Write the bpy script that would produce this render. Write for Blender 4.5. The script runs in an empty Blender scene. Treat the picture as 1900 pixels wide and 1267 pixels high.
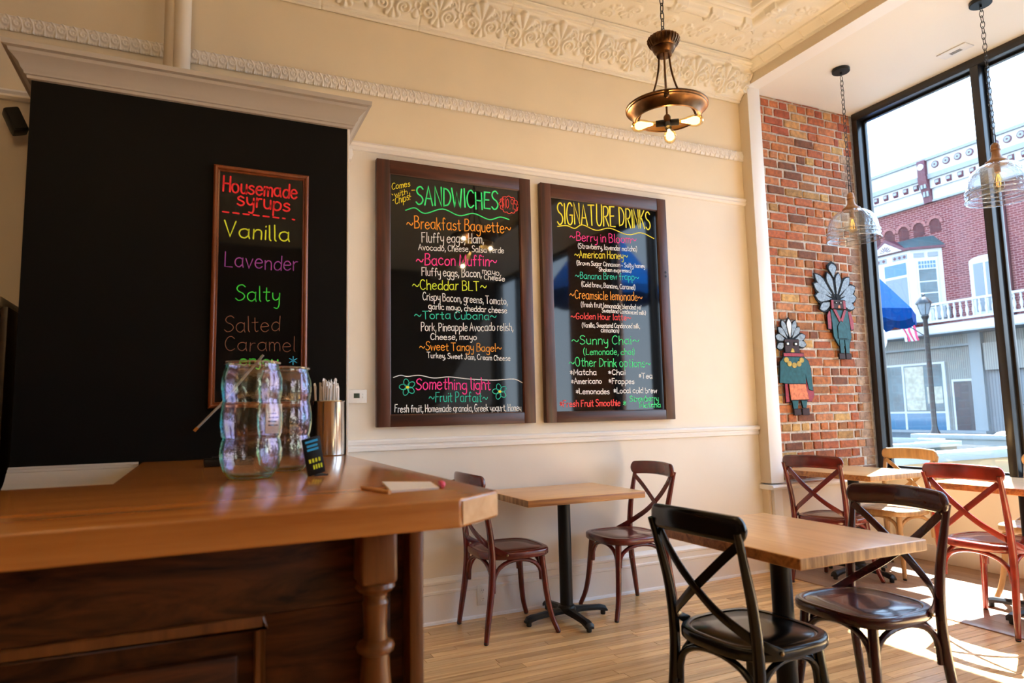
import bpy, bmesh, math, random
import numpy as np
from math import pi, sin, cos, sqrt, atan2, radians
from mathutils import Vector, Matrix

random.seed(7)
sc = bpy.context.scene
COL = sc.collection

# ------------------------------------------------------------------ camera
cam = bpy.data.cameras.new('camera')
cam_ob = bpy.data.objects.new('camera', cam)
COL.objects.link(cam_ob)
YAW, PITCH, ROLL = 0.435609, 0.106557, -0.021984
_f = Vector((sin(YAW) * cos(PITCH), cos(YAW) * cos(PITCH), sin(PITCH)))
_r = Vector((cos(YAW), -sin(YAW), 0))
_u = _r.cross(_f)
_r2 = cos(ROLL) * _r + sin(ROLL) * _u
_u2 = -sin(ROLL) * _r + cos(ROLL) * _u
_m = Matrix((_r2, _u2, -_f)).transposed().to_4x4()
_m.translation = Vector((0, 0, 1.23))
cam_ob.matrix_world = _m
cam.sensor_width = 36.0
cam.lens = 36.0 * 1246.57 / 1900
cam.clip_start = 0.05
cam.clip_end = 300
cam.dof.use_dof = True
cam.dof.focus_distance = 4.4
cam.dof.aperture_fstop = 3.0
sc.camera = cam_ob

# ------------------------------------------------------------------ sky, sun, exposure
world = bpy.data.worlds.new('sky')
sc.world = world
world.use_nodes = True
wn, wl = world.node_tree.nodes, world.node_tree.links
wn.clear()
wo = wn.new('ShaderNodeOutputWorld')
wb = wn.new('ShaderNodeBackground')
wtc = wn.new('ShaderNodeTexCoord')
wsep = wn.new('ShaderNodeSeparateXYZ')
wr = wn.new('ShaderNodeValToRGB')
wr.color_ramp.elements[0].position = 0.0
wr.color_ramp.elements[0].color = (0.72, 0.86, 1.0, 1)
wr.color_ramp.elements[1].position = 0.8
wr.color_ramp.elements[1].color = (0.36, 0.62, 1.0, 1)
wl.new(wtc.outputs['Generated'], wsep.inputs[0])
wl.new(wsep.outputs['Z'], wr.inputs[0])
wl.new(wr.outputs[0], wb.inputs['Color'])
wb.inputs['Strength'].default_value = 4.6
wl.new(wb.outputs[0], wo.inputs['Surface'])

sun = bpy.data.lights.new('sun', 'SUN')
sun.energy = 58.0
sun.color = (0.86, 0.93, 1.0)
sun.angle = radians(0.6)
sun_ob = bpy.data.objects.new('sun', sun)
COL.objects.link(sun_ob)
sun_ob.location = (12, 8, 14)
sun_ob.rotation_euler = Vector((-0.387, -0.218, -0.68)).to_track_quat('-Z', 'Y').to_euler()

sc.view_settings.view_transform = 'Standard'
sc.view_settings.look = 'None'
sc.view_settings.gamma = 1.0
sc.view_settings.use_curve_mapping = False
sc.view_settings.exposure = 0.62
LAMP_W = 2.2          # warm light of one cafe pendant bulb
try:
    sc.cycles.use_denoising = True
    sc.cycles.max_bounces = 10
    sc.cycles.diffuse_bounces = 6
    sc.cycles.transparent_max_bounces = 16
    sc.cycles.sample_clamp_indirect = 6.0
    sc.cycles.blur_glossy = 1.0
    sc.cycles.caustics_reflective = False
    sc.cycles.caustics_refractive = False
except Exception:
    pass

# ------------------------------------------------------------------ materials
MATS = {}


def _new(name):
    m = bpy.data.materials.new(name)
    m.use_nodes = True
    n = m.node_tree.nodes
    l = m.node_tree.links
    return m, n, l, n['Principled BSDF']


def rgb(c):
    return (c[0], c[1], c[2], 1)


def mat(name, col, rough=0.5, metal=0.0, var=0.0, vscale=8.0, bump=0.0, bscale=60.0, spec=0.5, coat=0.0):
    if name in MATS:
        return MATS[name]
    m, n, l, p = _new(name)
    p.inputs['Base Color'].default_value = rgb(col)
    p.inputs['Roughness'].default_value = rough
    p.inputs['Metallic'].default_value = metal
    p.inputs['Specular IOR Level'].default_value = spec
    p.inputs['Coat Weight'].default_value = coat
    g = n.new('ShaderNodeNewGeometry')
    if var > 0:
        t = n.new('ShaderNodeTexNoise')
        t.inputs['Scale'].default_value = vscale
        t.inputs['Detail'].default_value = 5
        l.new(g.outputs['Position'], t.inputs['Vector'])
        r = n.new('ShaderNodeValToRGB')
        r.color_ramp.elements[0].position = 0.3
        r.color_ramp.elements[1].position = 0.7
        r.color_ramp.elements[0].color = rgb([c * (1 - var) for c in col])
        r.color_ramp.elements[1].color = rgb([min(1, c * (1 + var)) for c in col])
        l.new(t.outputs['Fac'], r.inputs[0])
        l.new(r.outputs[0], p.inputs['Base Color'])
    if bump > 0:
        t2 = n.new('ShaderNodeTexNoise')
        t2.inputs['Scale'].default_value = bscale
        t2.inputs['Detail'].default_value = 4
        l.new(g.outputs['Position'], t2.inputs['Vector'])
        b = n.new('ShaderNodeBump')
        b.inputs['Strength'].default_value = bump
        b.inputs['Distance'].default_value = 0.01
        l.new(t2.outputs['Fac'], b.inputs['Height'])
        l.new(b.outputs[0], p.inputs['Normal'])
    MATS[name] = m
    return m


def wood(name, light, dark, axis='X', scale=1.0, rough=0.35, rnd=0.0, ringy=0.6, coat=0.0, bump=0.08, spec=0.5, stretch=1.3):
    """grain runs along axis; rnd > 0 shifts colour and grain for each object"""
    if name in MATS:
        return MATS[name]
    m, n, l, p = _new(name)
    g = n.new('ShaderNodeNewGeometry')
    mp = n.new('ShaderNodeMapping')
    s = [22.0 * scale] * 3
    s['XYZ'.index(axis)] = stretch * scale
    mp.inputs['Scale'].default_value = s
    oi = n.new('ShaderNodeObjectInfo')
    if rnd > 0:
        va = n.new('ShaderNodeVectorMath')
        va.operation = 'MULTIPLY_ADD'
        cb = n.new('ShaderNodeCombineXYZ')
        for k in range(3):
            l.new(oi.outputs['Random'], cb.inputs[k])
        l.new(cb.outputs[0], va.inputs[0])
        va.inputs[1].default_value = (7.3, 11.9, 5.1)
        l.new(g.outputs['Position'], va.inputs[2])
        l.new(va.outputs[0], mp.inputs['Vector'])
    else:
        l.new(g.outputs['Position'], mp.inputs['Vector'])
    t = n.new('ShaderNodeTexNoise')
    t.inputs['Scale'].default_value = 1.0
    t.inputs['Detail'].default_value = 7
    t.inputs['Roughness'].default_value = 0.62
    t.inputs['Distortion'].default_value = ringy
    l.new(mp.outputs[0], t.inputs['Vector'])
    r = n.new('ShaderNodeValToRGB')
    r.color_ramp.elements[0].position = 0.32
    r.color_ramp.elements[1].position = 0.62
    r.color_ramp.elements[0].color = rgb(dark)
    r.color_ramp.elements[1].color = rgb(light)
    l.new(t.outputs['Fac'], r.inputs[0])
    out = r.outputs[0]
    if rnd > 0:
        hsv = n.new('ShaderNodeHueSaturation')
        mr = n.new('ShaderNodeMapRange')
        mr.inputs['To Min'].default_value = 1 - rnd
        mr.inputs['To Max'].default_value = 1 + rnd
        l.new(oi.outputs['Random'], mr.inputs['Value'])
        l.new(mr.outputs[0], hsv.inputs['Value'])
        l.new(out, hsv.inputs['Color'])
        out = hsv.outputs[0]
    l.new(out, p.inputs['Base Color'])
    p.inputs['Roughness'].default_value = rough
    p.inputs['Coat Weight'].default_value = coat
    p.inputs['Coat Roughness'].default_value = 0.15
    p.inputs['Specular IOR Level'].default_value = spec
    if bump:
        b = n.new('ShaderNodeBump')
        b.inputs['Strength'].default_value = bump
        b.inputs['Distance'].default_value = 0.003
        l.new(t.outputs['Fac'], b.inputs['Height'])
        l.new(b.outputs[0], p.inputs['Normal'])
    MATS[name] = m
    return m


def brick_piece(name, stops, rough=0.85):
    """one fired brick: its own colour from the object's random number, pitted and sooty"""
    m, n, l, p = _new(name)
    oi = n.new('ShaderNodeObjectInfo')
    r = n.new('ShaderNodeValToRGB')
    r.color_ramp.interpolation = 'CONSTANT'
    e = r.color_ramp.elements
    e[0].position, e[0].color = 0.0, rgb(stops[0])
    e[1].position, e[1].color = 1 / len(stops), rgb(stops[1])
    for i, c in enumerate(stops[2:], 2):
        q = e.new(i / len(stops))
        q.color = rgb(c)
    l.new(oi.outputs['Random'], r.inputs[0])
    g = n.new('ShaderNodeNewGeometry')
    t = n.new('ShaderNodeTexNoise')
    t.inputs['Scale'].default_value = 26
    t.inputs['Detail'].default_value = 8
    t.inputs['Roughness'].default_value = 0.7
    l.new(g.outputs['Position'], t.inputs['Vector'])
    r2 = n.new('ShaderNodeValToRGB')
    r2.color_ramp.elements[0].position = 0.34
    r2.color_ramp.elements[0].color = (0.35, 0.3, 0.28, 1)
    r2.color_ramp.elements[1].position = 0.6
    r2.color_ramp.elements[1].color = (1.1, 1.05, 1.0, 1)
    l.new(t.outputs['Fac'], r2.inputs[0])
    mx = n.new('ShaderNodeMix')
    mx.data_type = 'RGBA'
    mx.blend_type = 'MULTIPLY'
    mx.inputs['Factor'].default_value = 0.8
    l.new(r.outputs[0], mx.inputs['A'])
    l.new(r2.outputs[0], mx.inputs['B'])
    l.new(mx.outputs['Result'], p.inputs['Base Color'])
    p.inputs['Roughness'].default_value = rough
    b = n.new('ShaderNodeBump')
    b.inputs['Strength'].default_value = 0.5
    b.inputs['Distance'].default_value = 0.006
    l.new(t.outputs['Fac'], b.inputs['Height'])
    l.new(b.outputs[0], p.inputs['Normal'])
    MATS[name] = m
    return m


def brick_field(name, c1, c2, mortar, bw, bh, ms, order):
    """far brickwork whose single bricks are only a few pixels; order picks the wall's two axes"""
    m, n, l, p = _new(name)
    g = n.new('ShaderNodeNewGeometry')
    sp = n.new('ShaderNodeSeparateXYZ')
    cb = n.new('ShaderNodeCombineXYZ')
    l.new(g.outputs['Position'], sp.inputs[0])
    l.new(sp.outputs[order[0]], cb.inputs[0])
    l.new(sp.outputs[order[1]], cb.inputs[1])
    t = n.new('ShaderNodeTexBrick')
    t.inputs['Color1'].default_value = rgb(c1)
    t.inputs['Color2'].default_value = rgb(c2)
    t.inputs['Mortar'].default_value = rgb(mortar)
    t.inputs['Scale'].default_value = 1.0
    t.inputs['Brick Width'].default_value = bw
    t.inputs['Row Height'].default_value = bh
    t.inputs['Mortar Size'].default_value = ms
    l.new(cb.outputs[0], t.inputs['Vector'])
    l.new(t.outputs['Color'], p.inputs['Base Color'])
    p.inputs['Roughness'].default_value = 0.85
    MATS[name] = m
    return m


def siding(name, c1, c2, pitch):
    m, n, l, p = _new(name)
    g = n.new('ShaderNodeNewGeometry')
    w = n.new('ShaderNodeTexWave')
    w.wave_type = 'BANDS'
    w.bands_direction = 'Y'
    w.inputs['Scale'].default_value = 1.0 / pitch / 3.1416 * 1.57
    w.inputs['Distortion'].default_value = 0.4
    l.new(g.outputs['Position'], w.inputs['Vector'])
    r = n.new('ShaderNodeValToRGB')
    r.color_ramp.elements[0].position = 0.0
    r.color_ramp.elements[0].color = rgb(c2)
    r.color_ramp.elements[1].position = 0.35
    r.color_ramp.elements[1].color = rgb(c1)
    l.new(w.outputs['Fac'], r.inputs[0])
    l.new(r.outputs[0], p.inputs['Base Color'])
    p.inputs['Roughness'].default_value = 0.7
    MATS[name] = m
    return m


def glass(name, tint=(0.96, 0.98, 0.98), ior=1.45, rough=0.0, boost=1.0, irid=False, seeded=0.0):
    """thin clear pane: light passes straight through, the surface mirrors by fresnel"""
    m = bpy.data.materials.new(name)
    m.use_nodes = True
    n, l = m.node_tree.nodes, m.node_tree.links
    n.clear()
    o = n.new('ShaderNodeOutputMaterial')
    tr = n.new('ShaderNodeBsdfTransparent')
    tr.inputs[0].default_value = rgb(tint)
    gl = n.new('ShaderNodeBsdfGlossy')
    gl.inputs['Roughness'].default_value = rough
    fr = n.new('ShaderNodeLayerWeight')
    fr.inputs['Blend'].default_value = 0.5
    pw = n.new('ShaderNodeMath')
    pw.operation = 'POWER'
    pw.inputs[1].default_value = 5.0
    l.new(fr.outputs['Facing'], pw.inputs[0])
    f0 = ((ior - 1) / (ior + 1)) ** 2
    mu = n.new('ShaderNodeMath')
    mu.operation = 'MULTIPLY_ADD'
    mu.use_clamp = True
    mu.inputs[1].default_value = boost * (1 - f0)
    mu.inputs[2].default_value = boost * f0
    l.new(pw.outputs[0], mu.inputs[0])
    mx = n.new('ShaderNodeMixShader')
    l.new(mu.outputs[0], mx.inputs[0])
    l.new(tr.outputs[0], mx.inputs[1])
    l.new(gl.outputs[0], mx.inputs[2])
    l.new(mx.outputs[0], o.inputs[0])
    g = n.new('ShaderNodeNewGeometry')
    if seeded > 0:
        t = n.new('ShaderNodeTexNoise')
        t.inputs['Scale'].default_value = 45
        t.inputs['Detail'].default_value = 3
        l.new(g.outputs['Position'], t.inputs['Vector'])
        b = n.new('ShaderNodeBump')
        b.inputs['Strength'].default_value = seeded
        b.inputs['Distance'].default_value = 0.01
        l.new(t.outputs['Fac'], b.inputs['Height'])
        l.new(b.outputs[0], gl.inputs['Normal'])
        l.new(b.outputs[0], fr.inputs['Normal'])
    if irid:
        t = n.new('ShaderNodeTexNoise')
        t.inputs['Scale'].default_value = 14
        t.inputs['Detail'].default_value = 2
        l.new(g.outputs['Position'], t.inputs['Vector'])
        lw = n.new('ShaderNodeLayerWeight')
        lw.inputs['Blend'].default_value = 0.5
        ad = n.new('ShaderNodeMath')
        ad.operation = 'MULTIPLY_ADD'
        ad.inputs[1].default_value = 0.9
        l.new(t.outputs['Fac'], ad.inputs[0])
        l.new(lw.outputs['Facing'], ad.inputs[2])
        fc = n.new('ShaderNodeMath')
        fc.operation = 'FRACT'
        l.new(ad.outputs[0], fc.inputs[0])
        r = n.new('ShaderNodeValToRGB')
        e = r.color_ramp.elements
        stops = [(0, (0.6, 0.78, 1)), (0.2, (0.45, 1, 0.9)), (0.4, (1, 0.95, 0.6)), (0.6, (1, 0.7, 0.6)), (0.8, (0.9, 0.65, 1)), (1, (0.6, 0.78, 1))]
        e[0].position, e[0].color = 0, rgb(stops[0][1])
        e[1].position, e[1].color = 1, rgb(stops[-1][1])
        for q, c in stops[1:-1]:
            z = e.new(q)
            z.color = rgb(c)
        l.new(fc.outputs[0], r.inputs[0])
        l.new(r.outputs[0], gl.inputs['Color'])
    MATS[name] = m
    return m


def emit(name, col, strength):
    m = bpy.data.materials.new(name)
    m.use_nodes = True
    n, l = m.node_tree.nodes, m.node_tree.links
    n.clear()
    o = n.new('ShaderNodeOutputMaterial')
    e = n.new('ShaderNodeEmission')
    e.inputs[0].default_value = rgb(col)
    e.inputs[1].default_value = strength
    l.new(e.outputs[0], o.inputs[0])
    MATS[name] = m
    return m


M = MATS
mat('wall_upper', (0.80, 0.69, 0.505), 0.55, var=0.04, vscale=2.0, bump=0.06, bscale=25)
mat('wainscot_paint', (0.79, 0.73, 0.645), 0.5, var=0.03, vscale=2.0, bump=0.05, bscale=25)
mat('wall_paint', (0.83, 0.755, 0.64), 0.55, var=0.04, vscale=2.0, bump=0.06, bscale=25)
mat('trim_paint', (0.87, 0.83, 0.775), 0.4, bump=0.03, bscale=40)
mat('white_paint', (0.90, 0.885, 0.865), 0.4, bump=0.03, bscale=40)
mat('tan_shade_paint', (0.70, 0.60, 0.46), 0.5, bump=0.03, bscale=40)  # tan that also carries the shade on the beam and pilaster sides
mat('tin_paint', (0.83, 0.775, 0.65), 0.45, var=0.03, vscale=5, bump=0.05, bscale=90)
mat('bay_ceiling', (0.86, 0.825, 0.76), 0.6)
mat('floor_gap', (0.07, 0.035, 0.015), 0.8)
mat('crown_paint', (0.47, 0.43, 0.39), 0.5, bump=0.06, bscale=30)
mat('black_wall', (0.0055, 0.0048, 0.0040), 0.6, bump=0.10, bscale=18, spec=0.1)
mat('black_gloss', (0.004, 0.004, 0.004), 0.04)
mat('black_metal', (0.006, 0.0065, 0.007), 0.42, spec=0.3)
mat('frame_black', (0.012, 0.011, 0.011), 0.28)
mat('rubber', (0.01, 0.01, 0.01), 0.7)
mat('chair_mahogany', (0.115, 0.012, 0.010), 0.24, var=0.35, vscale=9, coat=0.3)
mat('chair_maroon', (0.045, 0.008, 0.010), 0.22, var=0.35, vscale=9, coat=0.3)
mat('chair_red', (0.20, 0.018, 0.010), 0.26, var=0.35, vscale=9, coat=0.3)  # mahogany brightened for the strong light on this chair
mat('chair_black', (0.0045, 0.0042, 0.0042), 0.20, var=0.3, vscale=20, spec=0.4)
mat('brass_worn', (0.20, 0.13, 0.06), 0.35, metal=1.0, var=0.4, vscale=20)
wood('chair_natural', (0.46, 0.28, 0.12), (0.28, 0.15, 0.06), 'Z', 1.2, 0.4)
wood('oak_table_x', (0.80, 0.47, 0.20), (0.68, 0.36, 0.135), 'X', 1.3, 0.3, coat=0.15)
wood('oak_table_y', (0.80, 0.47, 0.20), (0.68, 0.36, 0.135), 'Y', 1.3, 0.3, coat=0.15)
wood('oak_end', (0.56, 0.35, 0.165), (0.20, 0.10, 0.04), 'Z', 2.6, 0.5)
wood('oak_long_edge', (0.46, 0.20, 0.06), (0.16, 0.055, 0.018), 'X', 0.8, 0.35, ringy=2.5)
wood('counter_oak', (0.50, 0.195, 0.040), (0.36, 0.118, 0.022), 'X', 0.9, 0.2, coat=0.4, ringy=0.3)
wood('counter_edge_lit', (0.66, 0.42, 0.21), (0.55, 0.31, 0.13), 'Y', 0.9, 0.35)  # pale oak with the window light on the corner put in
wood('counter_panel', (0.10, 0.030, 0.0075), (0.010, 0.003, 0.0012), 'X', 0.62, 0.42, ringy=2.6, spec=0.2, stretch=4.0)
wood('counter_post', (0.22, 0.08, 0.020), (0.10, 0.032, 0.008), 'Z', 1.0, 0.28, ringy=0.4)
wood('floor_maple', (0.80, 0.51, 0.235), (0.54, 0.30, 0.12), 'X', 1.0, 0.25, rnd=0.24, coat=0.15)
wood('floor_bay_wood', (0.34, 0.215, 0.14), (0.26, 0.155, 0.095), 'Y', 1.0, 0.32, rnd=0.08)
wood('board_walnut', (0.088, 0.021, 0.010), (0.025, 0.007, 0.005), 'Z', 1.0, 0.35)
wood('board_walnut_x', (0.088, 0.021, 0.010), (0.025, 0.007, 0.005), 'X', 1.0, 0.35)
wood('board_cherry', (0.27, 0.075, 0.022), (0.15, 0.035, 0.010), 'Z', 1.0, 0.28)
wood('pendant_wood', (0.42, 0.21, 0.085), (0.26, 0.11, 0.04), 'Z', 1.5, 0.4)
wood('dark_shelf', (0.05, 0.022, 0.010), (0.02, 0.009, 0.005), 'X', 1.0, 0.4)
mat('bronze', (0.14, 0.068, 0.028), 0.32, metal=1.0, var=0.45, vscale=18)
mat('bronze_lit', (0.55, 0.28, 0.09), 0.35, metal=1.0)  # brighter orange copy of the bronze, bulb light put into the colour
mat('steel', (0.62, 0.61, 0.60), 0.16, metal=1.0)
mat('paper_white', (0.86, 0.83, 0.80), 0.7)
mat('paper_pink', (0.75, 0.10, 0.22), 0.6)
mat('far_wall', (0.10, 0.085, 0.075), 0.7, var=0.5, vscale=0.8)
mat('stick_grey', (0.30, 0.26, 0.22), 0.6)
mat('plastic_white', (0.80, 0.78, 0.74), 0.4)
mat('lcd', (0.04, 0.055, 0.035), 0.2)
mat('mortar', (0.58, 0.52, 0.45), 0.95, var=0.25, vscale=30, bump=0.8, bscale=70)
brick_piece('brick_old', [(0.42, 0.130, 0.040), (0.48, 0.165, 0.050), (0.36, 0.095, 0.032), (0.52, 0.21, 0.07), (0.44, 0.120, 0.045), (0.33, 0.13, 0.04), (0.58, 0.35, 0.12), (0.47, 0.150, 0.055),
                          (0.20, 0.070, 0.030), (0.50, 0.19, 0.075), (0.40, 0.115, 0.035), (0.45, 0.16, 0.05), (0.54, 0.23, 0.10), (0.34, 0.105, 0.04), (0.42, 0.23, 0.075), (0.46, 0.13, 0.045)])
brick_piece('brick_pale', [(0.40, 0.26, 0.18), (0.33, 0.20, 0.14), (0.45, 0.31, 0.21), (0.36, 0.23, 0.17)])
for nm, c in dict(yellow=(1.0, 0.86, 0.02), lime=(0.82, 0.95, 0.03), green=(0.03, 0.92, 0.26), mint=(0.04, 0.85, 0.25), teal=(0.02, 0.68, 0.48),
                  lgreen=(0.05, 0.85, 0.06), red=(0.95, 0.06, 0.05), redb=(0.95, 0.02, 0.03), orange=(1.0, 0.38, 0.01), white=(0.95, 0.95, 0.94),
                  pink=(1.0, 0.03, 0.33), purple=(0.36, 0.06, 0.42), brown=(0.27, 0.10, 0.05), skyblue=(0.03, 0.45, 0.85)).items():
    mat('ink_' + nm, c, 0.6)
glass('window_glass', (0.97, 0.985, 0.99), 1.45)
glass('pendant_glass', (0.82, 0.87, 0.92), 1.5, 0.05, 4.0, seeded=1.0)
glass('bulb_glass', (1.0, 0.86, 0.6), 1.45, 0.02, 1.0)
glass('jar_glass', (0.95, 0.955, 0.97), 1.5, 0.03, 3.2, irid=True, seeded=0.22)
glass('rim_glass', (0.80, 0.85, 0.90), 1.5, 0.05, 9.0)
emit('filament', (1.0, 0.62, 0.22), 30.0)
emit('filament_soft', (1.0, 0.45, 0.12), 2.5)
emit('bulb_glow', (1.0, 0.60, 0.20), 5.0)

# ------------------------------------------------------------------ mesh helpers


class MB:
    def __init__(s):
        s.v, s.f = [], []

    def add(s, v, f):
        o = len(s.v)
        s.v += [tuple(q) for q in v]
        s.f += [tuple(i + o for i in q) for q in f]
        return s

    def box(s, x0, y0, z0, x1, y1, z1):
        v = [(x, y, z) for z in (z0, z1) for y in (y0, y1) for x in (x0, x1)]
        return s.add(v, [(0, 2, 3, 1), (4, 5, 7, 6), (0, 1, 5, 4), (2, 6, 7, 3), (0, 4, 6, 2), (1, 3, 7, 5)])

    def tube(s, path, r, seg=10, closed=False, caps=True, up=None):
        P = [Vector(p) for p in path]
        n = len(P)
        R = list(r) if hasattr(r, '__len__') else [r] * n
        T = []
        for i in range(n):
            a = P[(i - 1) % n] if (closed or i > 0) else P[i]
            b = P[(i + 1) % n] if (closed or i < n - 1) else P[i]
            T.append((b - a).normalized())
        ref = Vector(up) if up else (Vector((0, 0, 1)) if abs(T[0].z) < 0.9 else Vector((1, 0, 0)))
        nx = T[0].cross(ref).normalized()
        V, Fc = [], []
        for i in range(n):
            nx = (nx - T[i] * nx.dot(T[i])).normalized()
            ny = T[i].cross(nx)
            for k in range(seg):
                a = 2 * pi * k / seg
                V.append(P[i] + (nx * cos(a) + ny * sin(a)) * R[i])
        m = n if closed else n - 1
        for i in range(m):
            j = (i + 1) % n
            for k in range(seg):
                k2 = (k + 1) % seg
                Fc.append((i * seg + k, i * seg + k2, j * seg + k2, j * seg + k))
        if caps and not closed:
            Fc.append(tuple(range(seg))[::-1])
            Fc.append(tuple((n - 1) * seg + k for k in range(seg)))
        return s.add(V, Fc)

    def lathe(s, prof, c=(0, 0, 0), seg=24, a0=0.0, lobes=None):
        V, Fc = [], []
        for (r, z) in prof:
            for k in range(seg):
                a = a0 + 2 * pi * k / seg
                rr = r * (lobes(a, z) if lobes else 1)
                V.append((c[0] + rr * cos(a), c[1] + rr * sin(a), c[2] + z))
        for i in range(len(prof) - 1):
            for k in range(seg):
                k2 = (k + 1) % seg
                Fc.append((i * seg + k, i * seg + k2, (i + 1) * seg + k2, (i + 1) * seg + k))
        return s.add(V, Fc)

    def lathe_cap(s, prof, c=(0, 0, 0), seg=24, **k):
        o = len(s.v)
        s.lathe(prof, c, seg, **k)
        n = len(prof)
        s.f.append(tuple(o + i for i in range(seg))[::-1])
        s.f.append(tuple(o + (n - 1) * seg + i for i in range(seg)))
        return s

    def prism(s, prof, a0, a1, axis='X', m0=None, m1=None):
        """extrude a closed profile along an axis; m0/m1 shift each profile point's end for a mitre"""
        n = len(prof)
        V = []
        for e, (a, mm) in enumerate(((a0, m0), (a1, m1))):
            for i, (p, q) in enumerate(prof):
                t = a + (mm(p, q) if mm else 0)
                V.append((t, p, q) if axis == 'X' else ((p, t, q) if axis == 'Y' else (p, q, t)))
        Fc = [(i, (i + 1) % n, n + (i + 1) % n, n + i) for i in range(n)]
        Fc += [tuple(range(n))[::-1], tuple(range(n, 2 * n))]
        return s.add(V, Fc)

    def grid(s, fn, nu, nv):
        V = [fn(i / nu, j / nv) for j in range(nv + 1) for i in range(nu + 1)]
        Fc = [(j * (nu + 1) + i, j * (nu + 1) + i + 1, (j + 1) * (nu + 1) + i + 1, (j + 1) * (nu + 1) + i) for j in range(nv) for i in range(nu)]
        return s.add(V, Fc)

    def ball(s, c, r, seg=12, rings=8, sc=(1, 1, 1)):
        V, Fc = [], []
        for j in range(rings + 1):
            t = pi * j / rings
            for k in range(seg):
                a = 2 * pi * k / seg
                V.append((c[0] + r * sc[0] * sin(t) * cos(a), c[1] + r * sc[1] * sin(t) * sin(a), c[2] + r * sc[2] * cos(t)))
        for j in range(rings):
            for k in range(seg):
                k2 = (k + 1) % seg
                Fc.append((j * seg + k, (j + 1) * seg + k, (j + 1) * seg + k2, j * seg + k2))
        return s.add(V, Fc)

    def mesh(s, name, smooth=40, bevel=0.0, bseg=2):
        me = bpy.data.meshes.new(name)
        me.from_pydata(s.v, [], s.f)
        bm = bmesh.new()
        bm.from_mesh(me)
        bmesh.ops.remove_doubles(bm, verts=bm.verts, dist=1e-6)
        bmesh.ops.recalc_face_normals(bm, faces=bm.faces)
        if bevel > 0:
            ed = [e for e in bm.edges if len(e.link_faces) == 2 and e.calc_face_angle(0) > radians(35)]
            bmesh.ops.bevel(bm, geom=ed, offset=bevel, segments=bseg, profile=0.5, affect='EDGES')
        bm.to_mesh(me)
        bm.free()
        if smooth:
            me.polygons.foreach_set('use_smooth', [True] * len(me.polygons))
            me.set_sharp_from_angle(angle=radians(smooth))
        return me


def put(me, name, material, parent=None, world=False):
    o = bpy.data.objects.new(name, me)
    COL.objects.link(o)
    if material is not None and not me.materials:
        me.materials.append(M[material] if isinstance(material, str) else material)
    if parent is not None:
        o.parent = parent
        if world:
            r = parent
            t = Matrix.Identity(4)
            while r is not None:
                t = r.matrix_basis.inverted() if r.parent is None else t
                r = r.parent
            o.matrix_parent_inverse = t if parent.parent is None else Matrix.Identity(4)
    return o


def thing(name, label, cat, loc=(0, 0, 0), rz=0.0, group=None):
    o = bpy.data.objects.new(name, None)
    COL.objects.link(o)
    o.location = loc
    o.rotation_euler = (0, 0, rz)
    o.empty_display_size = 0.05
    o['label'] = label
    o['category'] = cat
    if group:
        o['group'] = group
    return o


def tag(o, label, cat, group=None):
    o['label'] = label
    o['category'] = cat
    if group:
        o['group'] = group
    return o


def struct(o, label=None):
    o['kind'] = 'structure'
    if label:
        o['label'] = label
    return o


def sroot(name, loc=(0, 0, 0), label=None):
    o = bpy.data.objects.new(name, None)
    COL.objects.link(o)
    o.location = loc
    o.empty_display_size = 0.05
    return struct(o, label)


def part(mb, name, material, parent, smooth=40, bevel=0.0, world=True, label=None, bseg=2):
    o = put(mb.mesh(name, smooth, bevel, bseg), name, material, parent, world)
    if label:
        o['label'] = label
    return o


def solo(mb, name, material, label, cat, smooth=40, bevel=0.0, group=None):
    return tag(put(mb.mesh(name, smooth, bevel), name, material), label, cat, group)


def sobj(mb, name, material, label=None, smooth=40, bevel=0.0):
    return struct(put(mb.mesh(name, smooth, bevel), name, material), label)


def smooth_path(pts, n=6):
    P = [Vector(p) for p in pts]
    out = []
    for i in range(len(P) - 1):
        p0 = P[i - 1] if i > 0 else P[i] * 2 - P[i + 1]
        p1, p2 = P[i], P[i + 1]
        p3 = P[i + 2] if i + 2 < len(P) else P[i + 1] * 2 - P[i]
        for k in range(n):
            t = k / n
            out.append(0.5 * ((2 * p1) + (p2 - p0) * t + (2 * p0 - 5 * p1 + 4 * p2 - p3) * t * t + (3 * p1 - p0 - 3 * p2 + p3) * t ** 3))
    out.append(P[-1])
    return out


def box_part(parent, name, material, a, b, bevel=0.0, label=None):
    return part(MB().box(*a, *b), name, material, parent, bevel=bevel, label=label)

# ================================================================== THE ROOM
D = 3.966            # face of the menu wall
XP = 3.932           # where the menu wall meets the bay pilaster
XW = 5.25            # inner face of the shop window
ZC = 3.95            # tin ceiling
ZB = 3.83            # ceiling of the window bay
BY = 3.97            # brick face in the bay
X0, Y0 = -4.6, -4.2  # far left and rear of the room

sobj(MB().box(X0, D, 1.06, XP + 0.13, D + 0.3, 2.87), 'wall_menu', 'wall_paint', 'cream painted wall behind the menu boards')
sobj(MB().box(X0, D, 2.87, XP + 0.13, D + 0.3, 4.3), 'wall_menu_upper', 'wall_upper', 'tan painted wall above the thin rail')
sobj(MB().box(X0, D, -0.1, XP + 0.13, D + 0.3, 1.06), 'wall_menu_lower', 'wainscot_paint', 'off white wall below the chair rail')
sobj(MB().box(X0 - 0.25, Y0, -0.1, X0, D + 0.3, 4.3), 'wall_left', 'far_wall', 'dark painted wall at the far end of the room')
sobj(MB().box(X0 - 0.25, Y0 - 0.25, -0.1, 5.45, Y0, 4.3), 'wall_back', 'far_wall', 'dark painted rear wall of the room')
sobj(MB().box(XW, Y0, ZB + 0.005, 5.45, D + 0.3, 4.3), 'wall_over_window', 'bay_ceiling', 'wall above the shop window')

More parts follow.
